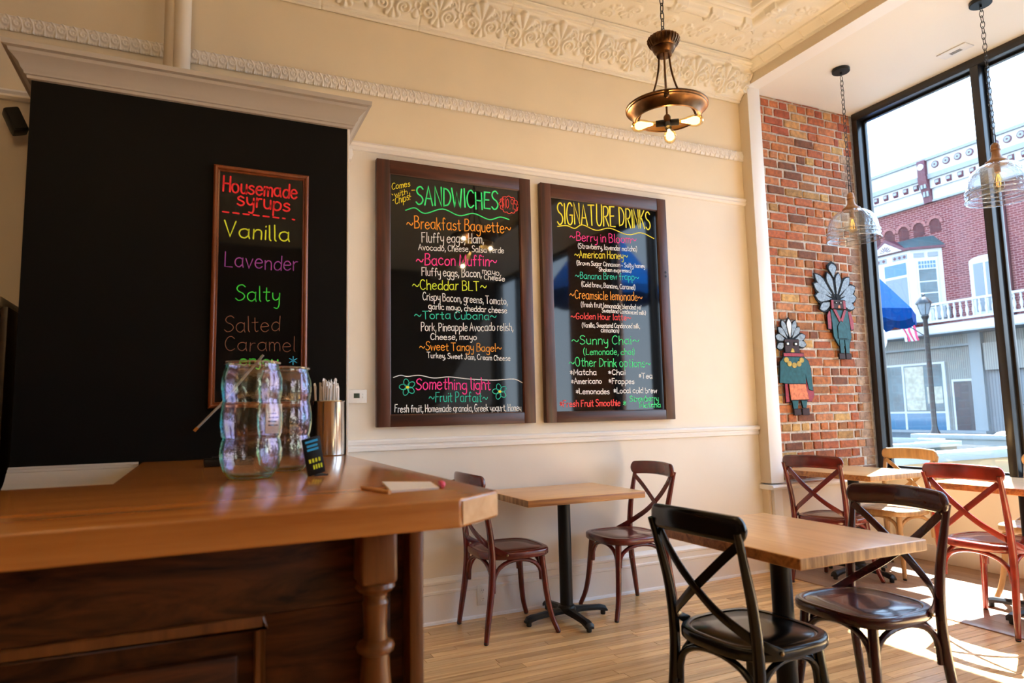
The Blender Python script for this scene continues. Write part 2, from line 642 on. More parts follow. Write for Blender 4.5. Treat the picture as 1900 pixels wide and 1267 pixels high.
# ---- floor: maple strips laid along the menu wall, then a darker bay floor
floor = sobj(MB().box(X0, Y0, -0.12, XP + 0.03, D, -0.004), 'floor', 'floor_maple', 'narrow honey coloured wood strip floor')
unit = MB().box(-0.5, -0.5, -0.5, 0.5, 0.5, 0.5).mesh('plank_block', smooth=0)
unit.materials.append(M['floor_maple'])
W = 0.057
rows = 0
y = 3.944
rp = random.Random(3)
while y > 1.55:
    x = 0.75 - rp.random() * 0.7
    while x < XP - 0.02:
        L = rp.choice([0.45, 0.7, 0.9, 1.1, 1.3, 1.5]) * rp.uniform(0.85, 1.15)
        x1 = min(x + L, XP + 0.005)
        if x1 - x > 0.05:
            o = bpy.data.objects.new('plank', unit)
            COL.objects.link(o)
            o.parent = floor
            o.location = ((x + x1) / 2, y - W / 2, -0.006 + rp.uniform(-0.0005, 0.0003))
            o.scale = (x1 - x - 0.0024, W - 0.0024, 0.012)
        x = x1
    y -= W
box_part(floor, 'underlay', 'floor_gap', (0.75, y, -0.0041), (XP + 0.005, 3.944, -0.0035))
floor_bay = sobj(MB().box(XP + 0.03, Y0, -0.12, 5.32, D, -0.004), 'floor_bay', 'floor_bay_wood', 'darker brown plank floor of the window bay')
unit2 = MB().box(-0.5, -0.5, -0.5, 0.5, 0.5, 0.5).mesh('bay_plank_block', smooth=0)
unit2.materials.append(M['floor_bay_wood'])
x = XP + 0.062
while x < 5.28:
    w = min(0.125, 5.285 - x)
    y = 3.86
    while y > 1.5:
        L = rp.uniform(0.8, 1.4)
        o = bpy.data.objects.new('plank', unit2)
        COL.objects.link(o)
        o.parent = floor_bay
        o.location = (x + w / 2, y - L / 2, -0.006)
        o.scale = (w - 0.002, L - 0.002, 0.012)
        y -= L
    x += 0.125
sobj(MB().prism([(XP - 0.012, -0.002), (XP - 0.008, 0.006), (XP + 0.012, 0.009), (XP + 0.05, 0.009), (XP + 0.062, -0.002)], Y0, 3.865, 'Y'), 'trim_threshold', 'floor_bay_wood',
     'wooden threshold strip between the strip floor and the bay floor')

# ---- ceilings
sobj(MB().box(X0, Y0, ZC + 0.03, XP + 0.13, D, ZC + 0.2), 'ceiling', 'tin_paint', 'cream pressed tin ceiling')
sobj(MB().box(XP + 0.13, Y0, ZB, XW + 0.03, D + 0.05, ZB + 0.1), 'ceiling_bay', 'bay_ceiling', 'smooth cream ceiling of the window bay')


def sstep(a, b, x):
    t = np.clip((x - a) / (b - a), 0, 1)
    return t * t * (3 - 2 * t)


def fan(U, V, cx, cy, up, rmax, npet, spread):
    """a palmette of ribbed petals opening up (+1) or down (-1)"""
    dx, dy = U - cx, (V - cy) * up
    r = np.hypot(dx, dy) + 1e-6
    a = np.arctan2(dx, dy)
    lobe = np.abs(np.cos(a / spread * npet * pi / 2))
    R = rmax * (1 - 0.35 * (np.abs(a) / spread) ** 2) * (0.82 + 0.18 * lobe)
    body = sstep(0.04 * rmax, 0.3 * rmax, r) * (1 - sstep(0.88, 1.0, r / R))
    return np.where(np.abs(a) < spread, body * (0.35 + 0.65 * lobe) * (0.5 + 0.5 * r / rmax), 0)


def scroll(U, V, cx, cy, r0, hand, turns=1.6, w=0.012):
    """a C-scroll: a rounded ridge along a spiral"""
    dx, dy = (U - cx) * hand, V - cy
    r = np.hypot(dx, dy)
    a = np.arctan2(dy, dx)
    h = np.zeros_like(U)
    for k in range(-1, 3):
        t = (a + 2 * pi * k) / (2 * pi)
        R = r0 * (0.18 + 0.82 * t / turns)
        ok = (t > 0) & (t < turns)
        h = np.maximum(h, np.where(ok, np.exp(-((r - R) / (w * (0.6 + 0.6 * t / turns))) ** 2), 0))
    h = np.maximum(h, np.exp(-(r / (r0 * 0.22)) ** 2))
    return h


def relief_mesh(name, P, nu, nv):
    """P: (nv+1, nu+1, 3) array of points"""
    me = bpy.data.meshes.new(name)
    nvv = (nu + 1) * (nv + 1)
    idx = np.arange(nvv).reshape(nv + 1, nu + 1)
    q = np.stack([idx[:-1, :-1], idx[:-1, 1:], idx[1:, 1:], idx[1:, :-1]], -1).reshape(-1, 4)
    me.vertices.add(nvv)
    me.vertices.foreach_set('co', P.reshape(-1).astype(np.float32))
    me.loops.add(q.size)
    me.polygons.add(len(q))
    me.loops.foreach_set('vertex_index', q.reshape(-1).astype(np.int32))
    me.polygons.foreach_set('loop_start', np.arange(0, q.size, 4, dtype=np.int32))
    me.polygons.foreach_set('use_smooth', np.ones(len(q), dtype=bool))
    me.update(calc_edges=True)
    me.validate()
    return me


# ---- pressed tin cove along the menu wall (palmettes, scrolls and seams)
PER = 0.295
xa, xb = 0.15, XP - 0.004
nu, nv = 800, 76
xs = np.linspace(xa, xb, nu + 1)
ts = np.linspace(0, 1, nv + 1)
X, T = np.meshgrid(xs, ts)
ph = (X / PER) - np.floor(X / PER) - 0.5
Um = ph * PER
Lc = 0.36
Vm = T * Lc
h = 0.034 * fan(Um, Vm, 0, 0.150, 1, 0.150, 4, 1.15) + 0.030 * fan(Um, Vm, 0, 0.140, -1, 0.105, 3, 0.95)
for sgn in (-1, 1):
    h = np.maximum(h, 0.022 * scroll(Um, Vm, sgn * 0.066, 0.135, 0.050, sgn))
    h = np.maximum(h, 0.019 * scroll(Um, Vm, sgn * 0.082, 0.222, 0.042, -sgn))
Ue = np.abs(Um) - PER / 2
h = np.maximum(h, 0.022 * fan(Ue, Vm, 0, 0.17, 1, 0.085, 3, 1.2))
h = np.maximum(h, 0.020 * fan(Ue, Vm, 0, 0.16, -1, 0.085, 2, 0.9))
h = np.maximum(h, 0.014 * np.exp(-((np.hypot(Ue * 1.2, Vm - 0.165) - 0.022) / 0.007) ** 2))
h = h * sstep(0.045, 0.06, Vm) * (1 - sstep(0.285, 0.30, Vm))
# plain mouldings under and over the ornament
h += 0.012 * (sstep(0.0, 0.004, Vm) - sstep(0.018, 0.024, Vm)) + 0.007 * np.exp(-((Vm - 0.038) / 0.007) ** 2)
h += 0.014 * np.exp(-((Vm - 0.305) / 0.010) ** 2) + 0.020 * np.exp(-((Vm - 0.338) / 0.011) ** 2)
ht = 0.004 * np.clip(np.cos(X / 0.115 * 2 * pi) * 8 - 7.4, 0, 1) * np.exp(-((Vm - 0.305) / 0.012) ** 2)
h += ht
seam = np.exp(-(((X + 0.05 * Vm) / 0.61 - np.round((X + 0.05 * Vm) / 0.61)) * 0.61 / 0.004) ** 2)
h -= 0.006 * seam
A0 = np.array([D - 0.004, 3.700])
A1 = np.array([D - 0.236, ZC - 0.004])
dirv = (A1 - A0)
Ln = np.hypot(*dirv)
nrm = np.array([-dirv[1], dirv[0]]) / Ln
nrm = nrm if nrm[0] < 0 else -nrm
bulge = 0.018 * np.sin(T * pi) - 0.03 * np.sin(np.clip((T - 0.45) / 0.55, 0, 1) * pi)
Yc = A0[0] + dirv[0] * T + nrm[0] * (h + bulge)
Zc = A0[1] + dirv[1] * T + nrm[1] * (h + bulge)
cove = put(relief_mesh('ceiling_cove', np.stack([X, Yc, Zc], -1), nu, nv), 'ceiling_cove', 'tin_paint')
struct(cove, 'cream pressed tin cornice of palmettes and scrolls')
sobj(MB().prism([(D, 3.69), (D - 0.006, 3.70), (D - 0.236, ZC), (D, ZC)], X0, xa, 'X'), 'ceiling_cove_plain', 'tin_paint', 'plain run of the tin cornice behind the counter')

# ---- tin ceiling field: sprays in the border band, half-round mouldings, coffer panels
cx0, cx1, cy0, cy1 = 0.6, XP - 0.05, 1.3, D - 0.225
nu, nv = 470, 345
xs = np.linspace(cx0, cx1, nu + 1)
ys = np.linspace(cy0, cy1, nv + 1)
X, Y = np.meshgrid(xs, ys)
dw = cy1 - Y
db = cx1 - X
dd = np.minimum(dw, db)
al = np.where(dw < db, X, Y)
h = np.zeros_like(X)
band = (dd > 0.02) & (dd < 0.30)
pa = (al / 0.30 - np.floor(al / 0.30) - 0.5) * 0.30
q = dd - 0.15
spr = np.maximum(0.014 * fan(pa, q, -0.05, -0.02, 1, 0.09, 3, 1.1), 0.014 * fan(pa, q, 0.05, 0.02, -1, 0.09, 3, 1.1))
spr = np.maximum(spr, 0.012 * scroll(pa, q, 0.085, 0.05, 0.045, 1))
spr = np.maximum(spr, 0.012 * scroll(pa, q, -0.085, -0.05, 0.045, -1))
h += np.where(band, spr, 0)
h += 0.0016 * np.sin(X * 390 + 2 * np.sin(Y * 130)) * np.sin(Y * 410 + 2 * np.sin(X * 150)) * band


def half_round(d, c, w, ht):
    u = (d - c) / (w / 2)
    return ht * np.sqrt(np.clip(1 - u * u, 0, 1))


h = np.maximum(h, half_round(dd, 0.375, 0.085, 0.038))
h = np.maximum(h, half_round(dd, 0.325, 0.014, 0.010))
pb = (al / 0.30 - np.floor(al / 0.30) - 0.5) * 0.30
h = np.maximum(h, np.where(np.abs(dd - 0.375) < 0.06, 0.038 + 0.012 * fan(pb, dd - 0.375, 0, -0.05, 1, 0.10, 4, 1.0), h) * (np.abs(pb) < 0.05) * (np.abs(dd - 0.375) < 0.055))
h = np.maximum(h, half_round(dd, 0.50, 0.05, 0.03))
h = np.maximum(h, half_round(dd, 0.56, 0.03, 0.04))
inner = dd > 0.60
gx = (X / 0.61 - np.floor(X / 0.61) - 0.5) * 0.61
gy = (Y / 0.61 - np.floor(Y / 0.61) - 0.5) * 0.61
gr = np.maximum(np.abs(gx), np.abs(gy))
h = np.where(inner, np.maximum(h, np.maximum(half_round(gr, 0.29, 0.05, 0.03), 0.012 * np.maximum(np.exp(-((np.hypot(gx, gy) - 0.17) / 0.012) ** 2), fan(gx, gy, 0, 0, 1, 0.13, 5, 3.1)))), h)
tin = put(relief_mesh('ceiling_tin_field', np.stack([X, Y, ZC - h], -1), nu, nv), 'ceiling_tin_field', 'tin_paint')
struct(tin, 'embossed tin ceiling panels with leaf sprays and raised mouldings')
sobj(MB().box(X0, Y0, ZC, cx0, D, ZC + 0.02).box(cx0, Y0, ZC, XP, cy0, ZC + 0.02), 'ceiling_plain_tin', 'tin_paint', 'plain part of the tin ceiling')

# ---- moulding where the tin meets the beam
sobj(MB().prism([(XP, 3.885), (XP - 0.012, 3.887), (XP - 0.018, 3.90), (XP - 0.035, 3.905), (XP - 0.052, 3.93), (XP - 0.075, 3.938), (XP - 0.08, ZC), (XP, ZC)], Y0, D - 0.15, 'Y'),
     'trim_beam_crown', 'tin_paint', 'cream tin moulding along the beam')
bm_ = MB()
yy = D - 0.3
while yy > 0.8:
    bm_.prism([(XP - 0.006, 3.888), (XP - 0.03, 3.897), (XP - 0.064, 3.924), (XP - 0.085, 3.944), (XP - 0.05, 3.948), (XP - 0.006, 3.93)], yy, yy - 0.014, 'Y')
    yy -= 0.19
sobj(bm_, 'trim_beam_clips', 'tin_paint', 'small joint clips on the beam moulding', bevel=0.002)

# ---- beam and pilaster framing the window bay
sobj(MB().box(XP, Y0, 3.808, XP + 0.004, D, 4.0), 'wall_beam_side', 'tan_shade_paint', 'side of the beam with its shade put into a tan colour')
sobj(MB().box(XP + 0.004, Y0, 3.808, XP + 0.133, D, 4.0), 'wall_beam', 'white_paint', 'white underside of the beam over the bay opening')
pil = sroot('wall_pilaster', (XP, D, 0), 'pilaster at the end of the menu wall')
box_part(pil, 'side_face', 'tan_shade_paint', (XP, 3.865, 0.66), (XP + 0.004, D, 3.808))  # shade of this side is put into its colour
box_part(pil, 'front_face', 'white_paint', (XP + 0.004, 3.865, 0.66), (XP + 0.133, D, 3.808), bevel=0.002)
box_part(pil, 'inner_bead', 'white_paint', (XP + 0.133, 3.90, 0.66), (XP + 0.150, D, ZB), bevel=0.002)
box_part(pil, 'foot_block', 'trim_paint', (XP + 0.03, 3.872, 0.0), (XP + 0.115, D, 0.615), bevel=0.002)
box_part(pil, 'foot_panel', 'tan_shade_paint', (XP + 0.004, 3.90, 0.0), (XP + 0.03, D, 0.615))

# ---- bay: knee walls, ledge and brick wall
sobj(MB().box(XP + 0.115, 3.885, -0.1, XW + 0.05, D + 0.3, 0.615), 'wall_bay_low', 'wall_paint', 'low cream wall under the brick')
sobj(MB().prism([(3.835, 0.620), (3.828, 0.632), (3.835, 0.648), (BY + 0.05, 0.648), (BY + 0.05, 0.615), (3.842, 0.615)], XP - 0.018, XW + 0.03, 'X'), 'trim_ledge', 'white_paint',
     'white ledge under the brick wall')
sobj(MB().box(XW + 0.03, Y0, -0.1, 5.45, D, 0.655), 'wall_window_low', 'wall_paint', 'cream knee wall under the shop window')
sobj(MB().box(XW + 0.012, Y0, 0.0, XW + 0.03, 3.885, 0.13), 'baseboard_window', 'trim_paint', 'pale baseboard under the shop window', bevel=0.004)
bw = sobj(MB().box(XP + 0.13, BY + 0.008, 0.648, XW + 0.20, BY + 0.3, ZB + 0.3), 'wall_brick', 'mortar', 'old brick wall beside the shop window')
bricks = []
for s_ in range(5):
    rr = random.Random(s_ + 20)
    b_ = bmesh.new()
    bmesh.ops.create_cube(b_, size=1.0)
    bmesh.ops.bevel(b_, geom=[e for e in b_.edges if all(v.co.y < 0 for v in e.verts)], offset=0.06, segments=1, affect='EDGES')
    for v in b_.verts:
        v.co.x += rr.uniform(-0.02, 0.02)
        v.co.z += rr.uniform(-0.06, 0.06)
    me = bpy.data.meshes.new('brick_block')
    b_.to_mesh(me)
    b_.free()
    me.materials.append(M['brick_old'])
    bricks.append(me)
pale = []
for me in bricks:
    m2 = me.copy()
    m2.materials.clear()
    m2.materials.append(M['brick_pale'])
    pale.append(m2)
rb = random.Random(11)
B_LIST = []
CH = 0.0752
z = 0.655
row = 0
while z < ZB - 0.01:
    h_ = min(CH, ZB - z)
    x = XP + 0.145 - rb.random() * 0.18
    header_row = row % 6 == 5
    xr = 5.11 + (0.03 if row % 2 else -0.02)
    while x < XW - 0.005:
        L = (0.105 if header_row or rb.random() < 0.13 else rb.uniform(0.195, 0.225))
        x1 = x + L
        if x < xr and x1 > xr:
            x1 = xr
        xs_, xe_ = max(x, XP + 0.14), min(x1, XW)
        if xe_ - xs_ > 0.03:
            isp = xs_ >= xr - 0.005
            B_LIST.append((isp, rb.randrange(5), ((xs_ + xe_) / 2, BY + 0.028 + rb.uniform(-0.005, 0.004) + (0.005 if isp else 0), z + h_ / 2 + rb.uniform(-0.002, 0.002)),
                           (xe_ - xs_ - (0.007 if isp else rb.uniform(0.014, 0.026)), 0.06, h_ - (0.007 if isp else rb.uniform(0.013, 0.021))), (0, rb.uniform(-0.012, 0.012), rb.uniform(-0.01, 0.01))))
        x = x1
    z += CH
    row += 1

# the 300 lowest and nearest bricks one by one, the few rows under the ceiling as one piece
rest = bmesh.new()
for k, (isp, v_, loc, scl, rot) in enumerate(B_LIST):
    me = (pale if isp else bricks)[v_]
    if k < 300:
        o = bpy.data.objects.new('brick', me)
        COL.objects.link(o)
        o.parent = bw
        o.location, o.scale, o.rotation_euler = loc, scl, rot
    else:
        t_ = bmesh.new()
        t_.from_mesh(me)
        t_.transform(Matrix.Translation(loc) @ Matrix.Rotation(rot[1], 4, 'Y') @ Matrix.Diagonal((*scl, 1)))
        n0 = len(rest.verts)
        vs = [rest.verts.new(v.co) for v in t_.verts]
        t_.verts.index_update()
        for f in t_.faces:
            nf = rest.faces.new([vs[v.index] for v in f.verts])
            nf.material_index = k % 4
        t_.free()
me = bpy.data.meshes.new('upper_bricks')
rest.to_mesh(me)
rest.free()
for i_, c_ in enumerate(((0.42, 0.115, 0.045), (0.50, 0.17, 0.07), (0.36, 0.085, 0.04), (0.52, 0.27, 0.10))):
    me.materials.append(mat('brick_top_%d' % i_, c_, 0.85, var=0.35, vscale=26, bump=0.5, bscale=40))
if len(B_LIST) > 300:
    o = put(me, 'upper_bricks', None, bw)
    o['kind'] = 'stuff'

# ---- shop window: black frame members and panes, street side brick pier further along
def shop_window(name, ya, yb, mull):
    w = sroot(name, (XW, (ya + yb) / 2, 0.655), 'black framed shop window')
    f = 0.072
    box_part(w, 'frame_sill', 'frame_black', (XW, yb, 0.655), (XW + 0.11, ya, 0.705), bevel=0.004)
    box_part(w, 'frame_head', 'frame_black', (XW, yb, ZB - 0.065), (XW + 0.11, ya, ZB), bevel=0.004)
    box_part(w, 'frame_jamb', 'frame_black', (XW, ya - 0.055, 0.705), (XW + 0.11, ya, ZB - 0.065), bevel=0.004)
    box_part(w, 'frame_jamb', 'frame_black', (XW, yb, 0.705), (XW + 0.11, yb + 0.055, ZB - 0.065), bevel=0.004)
    edges = [ya - 0.055]
    for m_ in mull:
        box_part(w, 'mullion', 'frame_black', (XW, m_ - 0.030, 0.705), (XW + 0.11, m_ + 0.030, ZB - 0.065), bevel=0.004)
        edges += [m_ + 0.030, m_ - 0.030]
    edges += [yb + 0.055]
    for i in range(0, len(edges), 2):
        a, b = edges[i], edges[i + 1]
        # stepped glazing stop round every pane, then the pane itself
        for (p, q) in (((XW + 0.075, b, 0.705), (XW + 0.11, b + 0.018, ZB - 0.065)), ((XW + 0.075, a - 0.018, 0.705), (XW + 0.11, a, ZB - 0.065)),
                       ((XW + 0.075, b, 0.705), (XW + 0.11, a, 0.723)), ((XW + 0.075, b, ZB - 0.083), (XW + 0.11, a, ZB - 0.065))):
            box_part(w, 'glazing_stop', 'frame_black', p, q, bevel=0.003)
        box_part(w, 'pane', 'window_glass', (XW + 0.088, b + 0.002, 0.707), (XW + 0.092, a - 0.002, ZB - 0.067))
    return w


shop_window('window_1', 3.955, -0.07, [2.90, 1.87, 0.84])
shop_window('window_2', -1.20, Y0, [-2.2, -3.2])
brick_field('brick_inside', (0.36, 0.12, 0.06), (0.42, 0.19, 0.09), (0.42, 0.37, 0.31), 0.215, 0.0735, 0.008, 'YZ')
sobj(MB().box(XW - 0.03, -1.20, -0.05, 5.45, -0.07, ZB), 'wall_pier', 'brick_inside', 'brick pier between the shop windows')

# ---- trims on the menu wall
dec = sroot('trim_picture_rail', (0, D, 3.25), 'white embossed picture rail high on the menu wall')
xa, xb = -1.6, XP
nu, nv = 2000, 18
xs = np.linspace(xa, xb, nu + 1)
X, T = np.meshgrid(xs, np.linspace(0, 1, nv + 1))
pr = 0.048
u = (X / pr - np.floor(X / pr) - 0.5) * pr
v = (T - 0.5) * 0.082
sk = u + 0.25 * v
h = 0.008 * np.exp(-((np.hypot(sk, v) - 0.015) / 0.005) ** 2) + 0.007 * np.exp(-(np.hypot(sk, v) / 0.007) ** 2)
h = np.maximum(h, 0.009 * np.exp(-((sk - 0.021 + 7 * (v * v)) / 0.005) ** 2))
h = np.maximum(h, 0.006 * fan(sk, v, 0, 0, 1, 0.036, 3, 1.4))
h += 0.006 * np.exp(-((v - 0.036) / 0.004) ** 2) + 0.005 * np.exp(-((v + 0.036) / 0.004) ** 2) * (0.6 + 0.4 * np.cos(X / 0.013 * 2 * pi))
base = 0.012 * np.sqrt(np.clip(1 - (v / 0.042) ** 2, 0, 1))
P = np.stack([X, D - 0.002 - base - h, 3.25 + v], -1)
o = put(relief_mesh('embossed_band', P, nu, nv), 'embossed_band', 'trim_paint', dec, True)
sobj(MB().prism([(D, 2.842), (D - 0.012, 2.845), (D - 0.02, 2.86), (D - 0.016, 2.872), (D - 0.024, 2.885), (D - 0.018, 2.897), (D, 2.898)], X0, XP, 'X'), 'trim_thin_rail', 'trim_paint', 'thin white rail under the picture rail')
sobj(MB().prism([(D, 1.025), (D - 0.016, 1.03), (D - 0.019, 1.048), (D - 0.012, 1.053), (D - 0.012, 1.062), (D - 0.026, 1.067), (D - 0.03, 1.085), (D - 0.022, 1.094), (D, 1.096)], X0, XP - 0.006, 'X'),
     'trim_chair_rail', 'white_paint', 'white moulded chair rail')
sobj(MB().prism([(D, 0.0), (D - 0.020, 0.0), (D - 0.020, 0.166), (D - 0.025, 0.170), (D - 0.025, 0.182), (D - 0.018, 0.188), (D - 0.018, 0.222), (D - 0.028, 0.228), (D - 0.028, 0.240), (D - 0.012, 0.252), (D - 0.008, 0.262), (D, 0.263)],
                X0, XP + 0.02, 'X'), 'baseboard_menu', 'trim_paint', 'tall white moulded baseboard')
sobj(MB().prism([(D - 0.020, 0.0), (D - 0.034, 0.0), (D - 0.030, 0.012), (D - 0.020, 0.018)], X0, XP + 0.02, 'X'), 'trim_shoe', 'white_paint', 'white shoe moulding along the floor')

# ================================================================== MENU BOARDS
# a single-stroke hand: cap height 10, x height 6; '|' keeps a stroke's corners sharp
GLYPH = {
    'a': ["5,5 3.2,6 1,5.2 .2,3 1,.8 3,.1 4.8,1.8", "5,6 4.9,2 5.4,0"], 'b': ["|.4,10 .4,.2", ".4,3 1,5 3,6 5,4.6 5.2,2.4 4,.4 2,0 .5,1.2"],
    'c': ["4.6,5 3,6 1,5 .2,3 1,.8 3,0 4.8,1"], 'd': ["4.8,1.8 3,.1 1,.6 .2,2.8 1,5.2 3,6 4.8,4.6", "|4.9,10 4.9,0"],
    'e': [".4,3.2 4.6,3.6 4.4,5 3,6 1.2,5.4 .2,3 1,.7 3,0 4.8,1.2"], 'f': ["4,9 3,10 2,9.2 1.8,7 1.8,3 1.8,0", "|.2,5.6 3.6,5.8"],
    'g': ["4.8,5 3,6 1,5.2 .2,3 1,1 3,.4 4.8,2", "4.9,6 4.9,2 4.9,-2 4,-3.8 2,-4 .6,-2.8"], 'h': ["|.4,10 .4,0", ".4,3.5 1.6,5.6 3.4,6 4.4,4.6 4.5,2 4.5,0"],
    'i': ["|.6,6 .6,0", "|.6,8.2 .7,8.7"], 'j': ["2,6 2,2 2,-2.4 1,-4 -.6,-3.2", "|2,8.2 2.1,8.7"], 'k': ["|.4,10 .4,0", "|4,6 .5,2.8", "|1.8,3.8 4.4,0"],
    'l': [".6,10 .6,5 .6,1 1.2,0"], 'm': ["|.3,6 .3,0", ".3,4 1.4,5.8 2.8,5.6 3.2,4 3.2,0", "3.2,4 4.4,5.8 5.8,5.6 6.4,4 6.4,0"],
    'n': ["|.4,6 .4,0", ".4,3.8 1.8,5.8 3.6,5.8 4.4,4.2 4.4,0"], 'o': ["2.6,6 .8,5 .2,3 .8,.9 2.6,0 4.4,1 5,3 4.4,5 2.6,6"],
    'p': ["|.4,6 .4,-4", ".4,4 1.4,5.6 3,6 4.8,4.8 5,2.6 4,.6 2,0 .5,1.2"], 'r': ["|.4,6 .4,0", ".4,3.6 1.6,5.6 3.2,5.8"],
    's': ["4,5.2 2.4,6 .8,5 1,3.8 3,3 4.2,2 3.6,.6 2,0 .2,.8"], 't': ["1.8,9 1.8,5 1.8,1.2 2.6,.1 3.6,.6", "|0,6 3.6,6.2"],
    'u': [".4,6 .5,1.6 1.8,.1 3.6,.6 4.4,2.4", "|4.4,6 4.4,0"], 'v': ["|0,6 2.2,0 4.4,6"], 'w': ["|0,6 1.6,0 3.2,5 4.8,0 6.4,6"],
    'x': ["|0,6 4.4,0", "|4.2,6 .2,0"], 'y': [".2,6 .6,2.6 2,1.4 3.6,2.2 4.4,4", "4.4,6 4.4,2 4.4,-2 3.4,-4 1.6,-3.6"],
    'A': ["|0,0 3,10 6,0", "|1,3.6 5,3.6"], 'B': ["|.4,10 .4,0", ".2,9.8 3,10 4.8,8.6 4,6.2 .6,5.4", ".6,5.4 4,5.2 5.6,3 4.4,.6 .2,0"],
    'C': ["5.4,8.6 3.6,10 1.4,8.8 .2,5 1.2,1.2 3.4,0 5.6,1.4"], 'D': ["|.4,10 .4,0", ".2,9.8 3,9.4 5.4,7 5.6,4 3.8,1 .3,.1"],
    'E': ["|5,9.8 .6,9.8 .4,5 .4,.2 5.2,.1", "|.4,5.2 4.2,5.3"], 'F': ["|.5,10 .5,0", "|.3,9.8 5,9.9", "|.5,5.4 4,5.5"],
    'G': ["5.4,8.6 3.6,10 1.4,8.8 .2,5 1.2,1.2 3.4,0 5.4,1.4 5.5,4.2", "|3.2,4.4 6,4.4"], 'H': ["|.4,10 .4,0", "|5.4,10 5.4,0", "|.4,5.2 5.4,5.2"],
    'I': ["|.6,10 .6,0"], 'J': ["4,10 4,6 4,2 2.8,.2 1,.4 .2,2", "|2,10 5.6,10"], 'K': ["|.4,10 .4,0", "|5.2,10 .6,4.8", "|1.8,6 5.6,0"], 'L': ["|.4,10 .4,.2 5,.1"],
    'M': ["|.3,0 .8,10 3.6,3 6.4,10 7,0"], 'N': ["|.4,0 .4,10 5.4,0 5.4,10"], 'O': ["3,10 .8,8.4 .1,5 .9,1.6 3,0 5.2,1.6 6,5 5.2,8.4 3,10"],
    'P': ["|.4,10 .4,0", ".2,9.8 3.2,10 5.2,8.4 4.6,5.8 2.6,4.8 .5,4.8"], 'R': ["|.4,10 .4,0", ".2,9.8 3.2,10 5.2,8.4 4.6,5.8 2.6,4.8 .5,4.8", "|2.2,4.8 5.6,0"],
    'S': ["5.2,8.8 3.6,10 1.4,9.4 .5,7.6 1.6,5.8 4,4.6 5.2,2.6 4,.6 1.8,0 .1,1.2"], 'T': ["|0,9.9 6,10", "|3,10 3,0"],
    'U': [".4,10 .4,6 .4,2.4 1.8,.2 4,.2 5.4,2.4 5.4,6 5.4,10"], 'V': ["|0,10 2.8,0 5.6,10"], 'W': ["|0,10 1.8,0 4,8 6,0 8,10"],
    '0': ["2.4,10 .6,8 .2,5 .6,2 2.4,0 4.2,2 4.6,5 4.2,8 2.4,10"], '1': ["|.8,10 .8,0"], '5': ["|4.6,10 .8,9.8 .6,5.8", ".6,5.8 3,6.2 4.6,4 3.8,.8 1.6,0 .2,1"],
    '9': ["4.4,8.4 2.6,10 .6,8.8 .4,6.4 2,5 4,6 4.5,8.4", "|4.5,9 4,0"], '.': ["|.4,.2 .7,.3"], ',': ["|1,1 .2,-1.8"], '!': ["|.6,10 .6,3.4", "|.6,.2 .7,.7"],
    '$': ["4.6,8 2.8,9 .8,7.8 1.2,6 3.6,4.6 4.4,2.6 2.8,1 .4,1.8", "|2,10.6 2,-.6", "|3.2,10.6 3.2,-.6"], '(': ["2.4,11 .8,8 .4,4.5 1,1 2.4,-1.4"], ')': ["0,11 1.6,8 2,4.5 1.4,1 0,-1.4"],
    '+': ["|0,3.4 3.6,3.4", "|1.8,5.2 1.8,1.6"], '/': ["|3.4,9 0,-.5"], '*': ["|2,7.6 2.4,1.4", "|.2,6 4.2,3", "|4,6.4 .3,2.6"], '~': [".2,3.4 1.4,5 3,4.6 4.6,3 6,3.2 7,5"],
}


def glyph_lines(ch):
    out = []
    for st in GLYPH[ch]:
        hard = st[0] == '|'
        pts = [tuple(float(q) for q in p.split(',')) for p in st.lstrip('|').split()]
        if not hard and len(pts) > 2:
            pts = [(p.x, p.y) for p in smooth_path([(a, b, 0) for a, b in pts], 4)]
        out.append(pts)
    return out


GL = {k: glyph_lines(k) for k in GLYPH}
GW = {k: max(p[0] for s in v for p in s) for k, v in GL.items()}


def ribbon(mb, pts, w, y):
    """a pen stroke of width w lying on the plane y, with rounded ends"""
    P = [np.array(p, float) for p in pts]
    P = [P[0]] + [b for a, b in zip(P, P[1:]) if np.hypot(*(b - a)) > 1e-5]
    if len(P) < 2:
        return
    Lft, Rgt = [], []
    n = len(P)
    for i in range(n):
        d = P[min(i + 1, n - 1)] - P[max(i - 1, 0)]
        d = d / (np.hypot(*d) + 1e-9)
        nn = np.array([-d[1], d[0]])
        k = 1.0
        if 0 < i < n - 1:
            d1 = (P[i] - P[i - 1]) / (np.hypot(*(P[i] - P[i - 1])) + 1e-9)
            k = 1.0 / max(0.55, abs(d @ d1))
        Lft.append(P[i] + nn * w / 2 * k)
        Rgt.append(P[i] - nn * w / 2 * k)
    V = [(p[0], y, p[1]) for p in Lft] + [(p[0], y, p[1]) for p in Rgt]
    Fc = [(i, i + 1, n + i + 1, n + i) for i in range(n - 1)]
    mb.add(V, Fc)
    for e, d in ((P[0], P[0] - P[1]), (P[-1], P[-1] - P[-2])):
        a0 = atan2(d[1], d[0])
        ring = [(e[0] + w / 2 * cos(a0 + t), y, e[1] + w / 2 * sin(a0 + t)) for t in np.linspace(-pi / 2, pi / 2, 5)]
        mb.add(ring, [tuple(range(5))])


_jit = random.Random(5)


